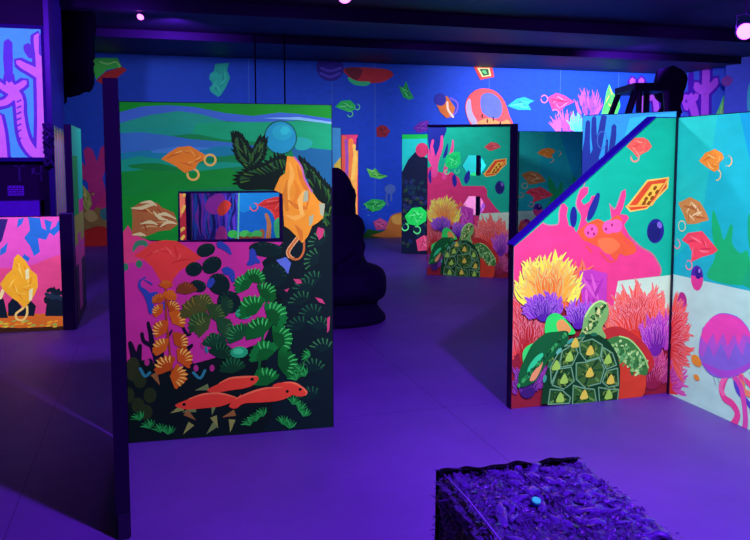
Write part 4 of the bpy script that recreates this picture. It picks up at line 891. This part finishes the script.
# ------------------------------------------------------------------ dark seated statue
def statue():
    sx, sy = (1.734, 7.348)
    t = thing('seated_statue', 'black seated statue on a round pedestal behind the leafy seaweed panel', 'statue', (sx, sy, 0), math.radians(-14))
    bm = bmesh.new(); rings(bm, [(0, .49, .41, 0, 0), (.02, .52, .44, 0, 0), (.06, .515, .435, 0, 0), (.11, .47, .39, 0, 0), (.16, .435, .36, 0, 0), (.19, .44, .365, 0, 0), (.22, .46, .38, 0, 0), (.235, .45, .37, 0, 0)], 40)
    link('pedestal', bm, STONE, t, True)
    bm = bmesh.new()
    rings(bm, [(.21, .44, .36, 0, 0), (.24, .50, .41, 0, -.02), (.30, .525, .43, 0, -.03), (.44, .525, .43, 0, -.03), (.51, .50, .40, 0, -.02), (.55, .44, .34, 0, 0), (.58, .33, .26, 0, .02), (.66, .30, .22, 0, .03), (.80, .30, .20, 0, .04), (.94, .305, .20, 0, .04), (1.01, .295, .18, 0, .04), (1.05, .25, .16, 0, .04), (1.09, .18, .14, 0, .03), (1.14, .13, .12, 0, .02), (1.2, .11, .11, 0, .01)], 40)
    for s in (-1, 1):   # arms resting on the lap
        tube(bm, [(s*.22, .04, 1.0), (s*.245, .02, .90), (s*.25, .0, .76), (s*.22, -.16, .64), (s*.10, -.30, .58), (s*.02, -.33, .57)], [.075, .08, .075, .065, .05, .04], 12)
        tube(bm, [(s*.20, .05, .42), (s*.40, -.12, .40), (s*.28, -.36, .36), (-s*.05, -.43, .33)], [.13, .12, .10, .06], 12)
    f = link('figure', bm, STONE, t, True)
    m = f.modifiers.new('fuse', 'REMESH'); m.mode = 'VOXEL'; m.voxel_size = .018; m.use_smooth_shade = True
    s_ = f.modifiers.new('soften', 'SMOOTH'); s_.iterations = 6
    bm = bmesh.new()
    rings(bm, [(1.02, .225, .15, 0, .05), (1.10, .222, .16, 0, .03), (1.22, .218, .17, 0, .01), (1.32, .20, .17, 0, .01), (1.41, .165, .15, 0, .02), (1.48, .115, .11, 0, .03), (1.525, .05, .05, 0, .03)], 28)
    tube(bm, [(0, -.15, 1.32), (0, -.185, 1.27), (0, -.19, 1.23)], [.015, .025, .03], 8)   # nose
    for s in (-1, 1): tube(bm, [(s*.205, 0, 1.32), (s*.212, 0, 1.25), (s*.21, -.01, 1.17)], [.012, .018, .012], 8)
    h = link('head', bm, STONE, t, True); m = h.modifiers.new('fuse', 'REMESH'); m.mode = 'VOXEL'; m.voxel_size = .012; m.use_smooth_shade = True
    s_ = h.modifiers.new('soften', 'SMOOTH'); s_.iterations = 5
statue()

# ------------------------------------------------------------------ black frame, cloth bundles, hanging straps
(fx, fy) = (4.988, 6.871)
t = thing('standing_frame', 'black open metal frame standing behind the light blue coral panel', 'frame', (fx, fy, 0), math.radians(-16.4))
zt = 2.37
hw = .15
for s, n_ in ((-1, 1), (1, 1)):
    for yy in (-.05, .5):
        bm = bmesh.new(); tube(bm, [(s*(hw + (.75 if s < 0 else .12)), yy + (-.25 if yy < 0 else .3), 0), (s*hw, yy, zt-.02)], .035, 6); link('leg', bm, METAL, t)
bm = BM((-hw-.04, hw+.04, -.09, .55, zt-.06, zt+.02)); bevel(bm, .01); link('top_plate', bm, METAL, t)
bm = bmesh.new(); tube(bm, [(-.12, -.05, .3), (-.12, -.05, zt-.05)], .03, 6); link('upright', bm, METAL, t)
for z in (.5, 1.0): link('cross_bar', BM((-hw-.45, hw+.08, -.19+.06*z, -.15+.06*z, z, z+.04)), METAL, t)
def bundle(pts, y0, y1, loc, ang, label, seed):
    bm = bmesh.new(); rnd = random.Random(seed)
    P = spline(pts, 3)
    P = [(p[0] + (rnd.random()-.5)*.03, p[1] + (rnd.random()-.5)*.03) for p in P]
    prism(bm, [P], y0, y1)
    bmesh.ops.triangulate(bm, faces=list(bm.faces)); bmesh.ops.subdivide_edges(bm, edges=list(bm.edges), cuts=2)
    for v in bm.verts: v.co.y += .06*noise.noise(v.co*4 + Vector((seed, 0, 0)))
    o = link('hanging_cloth', bm, CLOTH, None, True); o.location = (loc[0], loc[1], 0); o.rotation_euler = (0, 0, ang); o['label'] = label; o['category'] = 'cloth'
    return o
bundle([p for p in PX("N1", "60,98 66,97 74,95 84,92 91,87 92,75 91,62 91,50 91,4 60,4")], 0, .1, PANEL['N1'][0], PANEL['N1'][1], 'black ragged cloth hanging from the ceiling beside the coral booth', 3)
bundle([p for p in PX("N2", "663,113 668,104 662,97 659,88 662,72 672,66 684,72 688,82 685,92 681,104 681,114 672,117")], 0, .3, PANEL['N2'][0], PANEL['N2'][1], 'black ragged cloth bundle hanging in the far right corner', 5)
(u1, v1), = [PANEL['N3'][0]]
for x, lb in ((256.5, 'thin black strap hanging over the far wall, left of the pair'), (285.5, 'thin black strap hanging over the far wall, right of the pair')):
    for u, v in PXV("N3", [[x, 160]]):
        ca, sa = math.cos(PANEL['N3'][1]), math.sin(PANEL['N3'][1])
        bm = BM((-.012, .012, -.004, .004, 1.9, ZC)); bevel(bm, .002, 1)
        o = link('hanging_strap', bm, CLOTH); o.location = (u1+u*ca, v1+u*sa, 0); o['label'] = lb; o['category'] = 'strap'; o['group'] = 'straps hanging from the ceiling'

# ------------------------------------------------------------------ blacklight fixtures
VIOLET = (.165, .018, 1.0)
emis, nt, b = newmat('violet_lens'); b.inputs['Base Color'].default_value = (.1, .02, .2, 1); b.inputs['Emission Color'].default_value = (.85, .12, 1, 1); b.inputs['Emission Strength'].default_value = 5
def spot_fixture(loc, aim, label, rad=.07):
    d = (Vector(aim) - Vector(loc)).normalized()
    t = thing('ceiling_blacklight', label, 'lamp', (loc[0], loc[1], loc[2]), 0, 'blacklight lamps under the ceiling')
    q = d.to_track_quat('-Z', 'Y').to_matrix().to_4x4()
    bm = bmesh.new(); rings(bm, [(-.02, rad, rad, 0, 0), (.0, rad*1.04, rad*1.04, 0, 0), (.10, rad*.95, rad*.95, 0, 0), (.17, rad*.6, rad*.6, 0, 0), (.18, rad*.3, rad*.3, 0, 0)], 20)
    bmesh.ops.transform(bm, matrix=q, verts=list(bm.verts)); link('lamp_can', bm, METAL, t, True)
    bm = bmesh.new(); rings(bm, [(-.032, rad*.8, rad*.8, 0, 0), (-.0205, rad*.92, rad*.92, 0, 0)], 20); bmesh.ops.transform(bm, matrix=q, verts=list(bm.verts)); link('lens', bm, emis, t)['label'] = 'glowing violet lens'
    bm = bmesh.new(); h = ZC-loc[2]
    tube(bm, [(-rad*1.25, 0, .02), (-rad*1.25, 0, .17), (0, 0, .2), (rad*1.25, 0, .17), (rad*1.25, 0, .02)], .008, 6); tube(bm, [(0, 0, .19), (0, 0, h)], .012, 8); box(bm, -.06, .06, -.06, .06, h-.02, h)
    link('yoke', bm, METAL, t)
def lamp(name, loc, aim, power, col, cone=2.2, blend=.8, rad=.12, fluo=False):
    l = bpy.data.lights.new(name, 'SPOT'); l.energy = power; l.color = col; l.spot_size = cone; l.spot_blend = blend; l.shadow_soft_size = rad
    o = bpy.data.objects.new(name, l); C.objects.link(o); o.location = loc
    o.rotation_euler = (Vector(aim) - Vector(loc)).to_track_quat('-Z', 'Y').to_euler()
    # added white spots stand in for fluorescence on paint; violet reaches only bare surfaces
    o.light_linking.receiver_collection = FLUO if fluo else BARE
    return o
L1, L2, L3 = [(-0.06, 9.921, 3.353), (1.963, 7.761, 3.267), (6.656, 7.423, 3.09)]
spot_fixture(L1, (L1[0]-1.2, L1[1]-2.2, 1.0), 'small blacklight lamp over the leafy seaweed panel', .045)
spot_fixture(L2, (L2[0], L2[1]-2, .5), 'blacklight lamp at the top edge of the picture, in the middle', .07)
spot_fixture(L3, (L3[0]-2.5, L3[1]-4.5, 1.2), 'bright blacklight lamp near the right wall above the jellyfish panel', .1)
#      name, place, aim, ultraviolet-visible violet, white fill on the paint; most spots added, without fixture
RIG = [((1.8, .8, 3.3), (1.5, 3.7, .1), 1300, 640, 1.75),
 ((0.9, 2.0, 3.2), (3.3, 3.9, .8), 450, 420, 1.7),
 ((-1.5, 4.6, 3.3), (-1.7, 8.5, 1.4), 450, 850, 1.5),
 ((8.2, 11.0, 3.3), (8.6, 15.0, 2.5), 300, 1250, 1.7),
 ((0.4, 11.0, 3.4), (0.0, 15.0, 2.4), 200, 150, 2.2),
 ((4.4, 10.3, 3.3), (4.8, 12.3, 1.0), 200, 460, 2.2),
 ((3.0, 9.1, 3.1), (3.8, 9.9, 1.7), 80, 190, 1.5),
 ((2.0, 6.4, 3.2), (3.6, 5.4, 1.5), 100, 330, 1.3),
 ((1.9, 7.7, 3.2), (1.8, 11.2, 1.2), 120, 240, 1.4),
 ((0.1, 9.5, 3.2), (-.75, 8.3, 1.0), 60, 160, 1.6),
 ((6.4, 7.2, 3.05), (10.8, 12.6, 2.6), 200, 2600, 1.2)]
for i, (loc, aim, pv, pf, cone) in enumerate(RIG):
    if pv: lamp('violet_beam', loc, aim, pv, VIOLET, cone)
    if pf: lamp('white_paint_fill', loc, aim, pf, (1, 1, 1), cone, fluo=True)

# ------------------------------------------------------------------ bale of crushed plastic bottles
def bale():
    P = ((0.944, 1.63), -0.05934119456780715, 0.58, 0.95, 0.43)
    (bx, by), ang, Lx, Ly, Hz = P
    t = thing('bottle_bale', 'strapped bale of crushed clear plastic bottles in the foreground', 'bale', (bx, by, 0), ang)
    PL = solid('crumpled_clear_plastic', (.085, .08, .13), .2, .8, bump=.5, scale=60, var=.6)
    bm = bmesh.new(); bmesh.ops.create_cube(bm, size=1)
    bmesh.ops.subdivide_edges(bm, edges=list(bm.edges), cuts=70, use_grid_fill=True)
    for v in bm.verts:
        c = v.co.copy(); c.x = (c.x+.5)*Lx; c.y = (c.y+.5)*Ly; c.z = (c.z+.5)*Hz
        n = v.co.normalized(); ed = sum(1 for k in range(3) if abs(abs(v.co[k])-.5) < .02)
        d = .014*noise.noise(c*18) + .014*abs(noise.noise(c*40 + Vector((3, 1, 2)))) + .010*noise.noise(c*75) + .018*noise.noise(c*6)
        nn = Vector([math.copysign(1, v.co[k]) if abs(abs(v.co[k])-.5) < .012 else 0 for k in range(3)])
        if nn.length: nn.normalize()
        v.co = c + nn*d - nn*(.018 if ed > 1 else 0)
        if v.co.z < 0.0: v.co.z = 0.0
    link('bale_body', bm, PL, t)['label'] = 'crumpled mass of clear plastic'
    rnd = random.Random(11)
    CLR = solid('glossy_bottle_plastic', (.12, .11, .2), .08, .9, bump=.3, scale=50, var=.4)
    for k in range(90):
        bm = bmesh.new(); Lb = .09 + .06*rnd.random(); rb = .013 + .012*rnd.random(); fl = .3 + .3*rnd.random()
        rings(bm, [(0, rb*.85, rb*.85*fl, 0, 0), (.01, rb, rb*fl, 0, 0), (Lb*.25, rb*.8, rb*fl*1.2, 0, .004), (Lb*.45, rb*1.1, rb*fl*.8, 0, -.004), (Lb*.7, rb, rb*fl, 0, 0), (Lb*.85, rb*.5, rb*.45, 0, 0), (Lb, rb*.36, rb*.36, 0, 0)], 10)
        face = k % 8
        if face < 6: p = Vector((rnd.random()*(Lx-.1)+.05, rnd.random()*(Ly-.1)+.05, Hz+.004)); rx = PI/2
        elif face == 6: p = Vector((-.004, rnd.random()*(Ly-.15)+.06, rnd.random()*(Hz-.12)+.05)); rx = PI/2
        else: p = Vector((rnd.random()*(Lx-.15)+.06, Ly+.004, rnd.random()*(Hz-.12)+.05)); rx = PI/2
        M = Matrix.Translation(p) @ Matrix.Rotation(rnd.random()*6.28, 4, 'Z') @ Matrix.Rotation(rx + (rnd.random()-.5)*.35, 4, 'X')
        bmesh.ops.transform(bm, matrix=M @ Matrix.Translation((0, 0, -Lb/2)), verts=list(bm.verts)); link('crushed_bottle', bm, CLR, t, True)
    bm = bmesh.new()
    for k in range(2200):
        p = Vector((rnd.random()*Lx, rnd.random()*Ly, Hz+.004+.014*rnd.random())) if k % 4 else Vector((-.008-.01*rnd.random(), rnd.random()*Ly, rnd.random()*Hz*.95+.02))
        a_ = rnd.random()*6.28; u = Vector((math.cos(a_), math.sin(a_), (rnd.random()-.5)*.8))*(.004+.011*rnd.random()); w_ = Vector((-math.sin(a_), math.cos(a_), (rnd.random()-.5)*1.2))*(.0015+.0035*rnd.random())
        q = [bm.verts.new(p+u+w_), bm.verts.new(p-u+w_*.6), bm.verts.new(p-u-w_), bm.verts.new(p+u-w_*.7)]; bm.faces.new(q)
    bmesh.ops.solidify(bm, geom=list(bm.faces), thickness=.0012)
    sh = link('plastic_shreds', bm, solid('glossy_film', (.16, .15, .24), .05, 1, var=.5), t); sh['kind'] = 'stuff'; sh['label'] = 'glinting shreds of clear film'
    ST = solid('pale_strapping', (.30, .26, .42), .35, .5)
    for y in (.03, .5, .95):
        xx = (.02, Lx*.52, Lx-.02)[int(y*2)]
        bm = bmesh.new(); tube(bm, [(xx, -.012, .02), (xx, -.014, Hz*.5), (xx, -.008, Hz+.006), (xx, Ly*.3, Hz+.026), (xx, Ly*.7, Hz+.026), (xx, Ly+.008, Hz+.006), (xx, Ly+.014, Hz*.5), (xx, Ly+.012, .02)], .0035, 6); link('strap', bm, ST, t, True)
    bm = bmesh.new(); cx, cy = (.235, .60); rings(bm, [(0, .016, .016, 0, 0), (.014, .0155, .0155, 0, 0), (.016, .013, .013, 0, 0), (.0155, .010, .010, 0, 0)], 18)
    bmesh.ops.transform(bm, matrix=Matrix.Translation((cx, cy, Hz+.022)) @ Matrix.Rotation(.3, 4, 'X'), verts=list(bm.verts))
    o = link('bottle_cap', bm, paint('2a84d8'), t, True); o['label'] = 'bright blue bottle cap'; FLUO.objects.link(o)
    bm = bmesh.new(); N = 40; top, bot = [], []
    for k in range(N+1):
        x = Lx*k/N; n1 = noise.noise(Vector((x*14, 0, 5))); n2 = noise.noise(Vector((x*22, 3, 1)))
        top.append((bm.verts.new((x, Ly+.012+.008*n2, Hz+.012+.016*n1)), bm.verts.new((x, Ly-.035-.02*n2, Hz+.02+.012*n1)))); bot.append(bm.verts.new((x, Ly+.022+.006*n1, Hz*.35)))
    for k in range(N):
        bm.faces.new((top[k][0], top[k+1][0], top[k+1][1], top[k][1])); bm.faces.new((bot[k], bot[k+1], top[k+1][0], top[k][0]))
    bmesh.ops.solidify(bm, geom=list(bm.faces), thickness=.004)
    link('black_film', bm, CLOTH, t, True)['label'] = 'torn black film along the far edge'
bale()

for o in bpy.data.objects:
    if o.type == 'MESH' and o.name not in FLUO.objects: BARE.objects.link(o)
for i, l_ in enumerate((L1, L2, L3)):      # stray violet spilling from each lamp onto the ceiling
    l = bpy.data.lights.new('blacklight_spill', 'POINT'); l.energy = (14, 30, 90)[i]; l.color = VIOLET; l.shadow_soft_size = .08
    o = bpy.data.objects.new('blacklight_spill', l); C.objects.link(o); o.location = (l_[0]-.1, l_[1]-.35, l_[2]-.2); o.light_linking.receiver_collection = BARE

# ------------------------------------------------------------------ world, camera, view
w = bpy.data.worlds.new('dark_room'); bpy.context.scene.world = w; w.use_nodes = True
w.node_tree.nodes['Background'].inputs[0].default_value = (.02, .01, .06, 1); w.node_tree.nodes['Background'].inputs[1].default_value = .3
cd = bpy.data.cameras.new('camera'); cam = bpy.data.objects.new('camera', cd); C.objects.link(cam)
cd.sensor_width = 36; cd.lens = 36*762/750; cd.shift_y = -43/750; cd.clip_end = 100
cam.location = (0, 0, 1.6); cam.rotation_euler = (PI/2 - 0.08770, 0, math.radians(-16.4))
sc = bpy.context.scene; sc.camera = cam
sc.view_settings.view_transform = 'Standard'; sc.view_settings.look = 'None'; sc.view_settings.exposure = 0; sc.view_settings.gamma = 1; sc.view_settings.use_curve_mapping = False
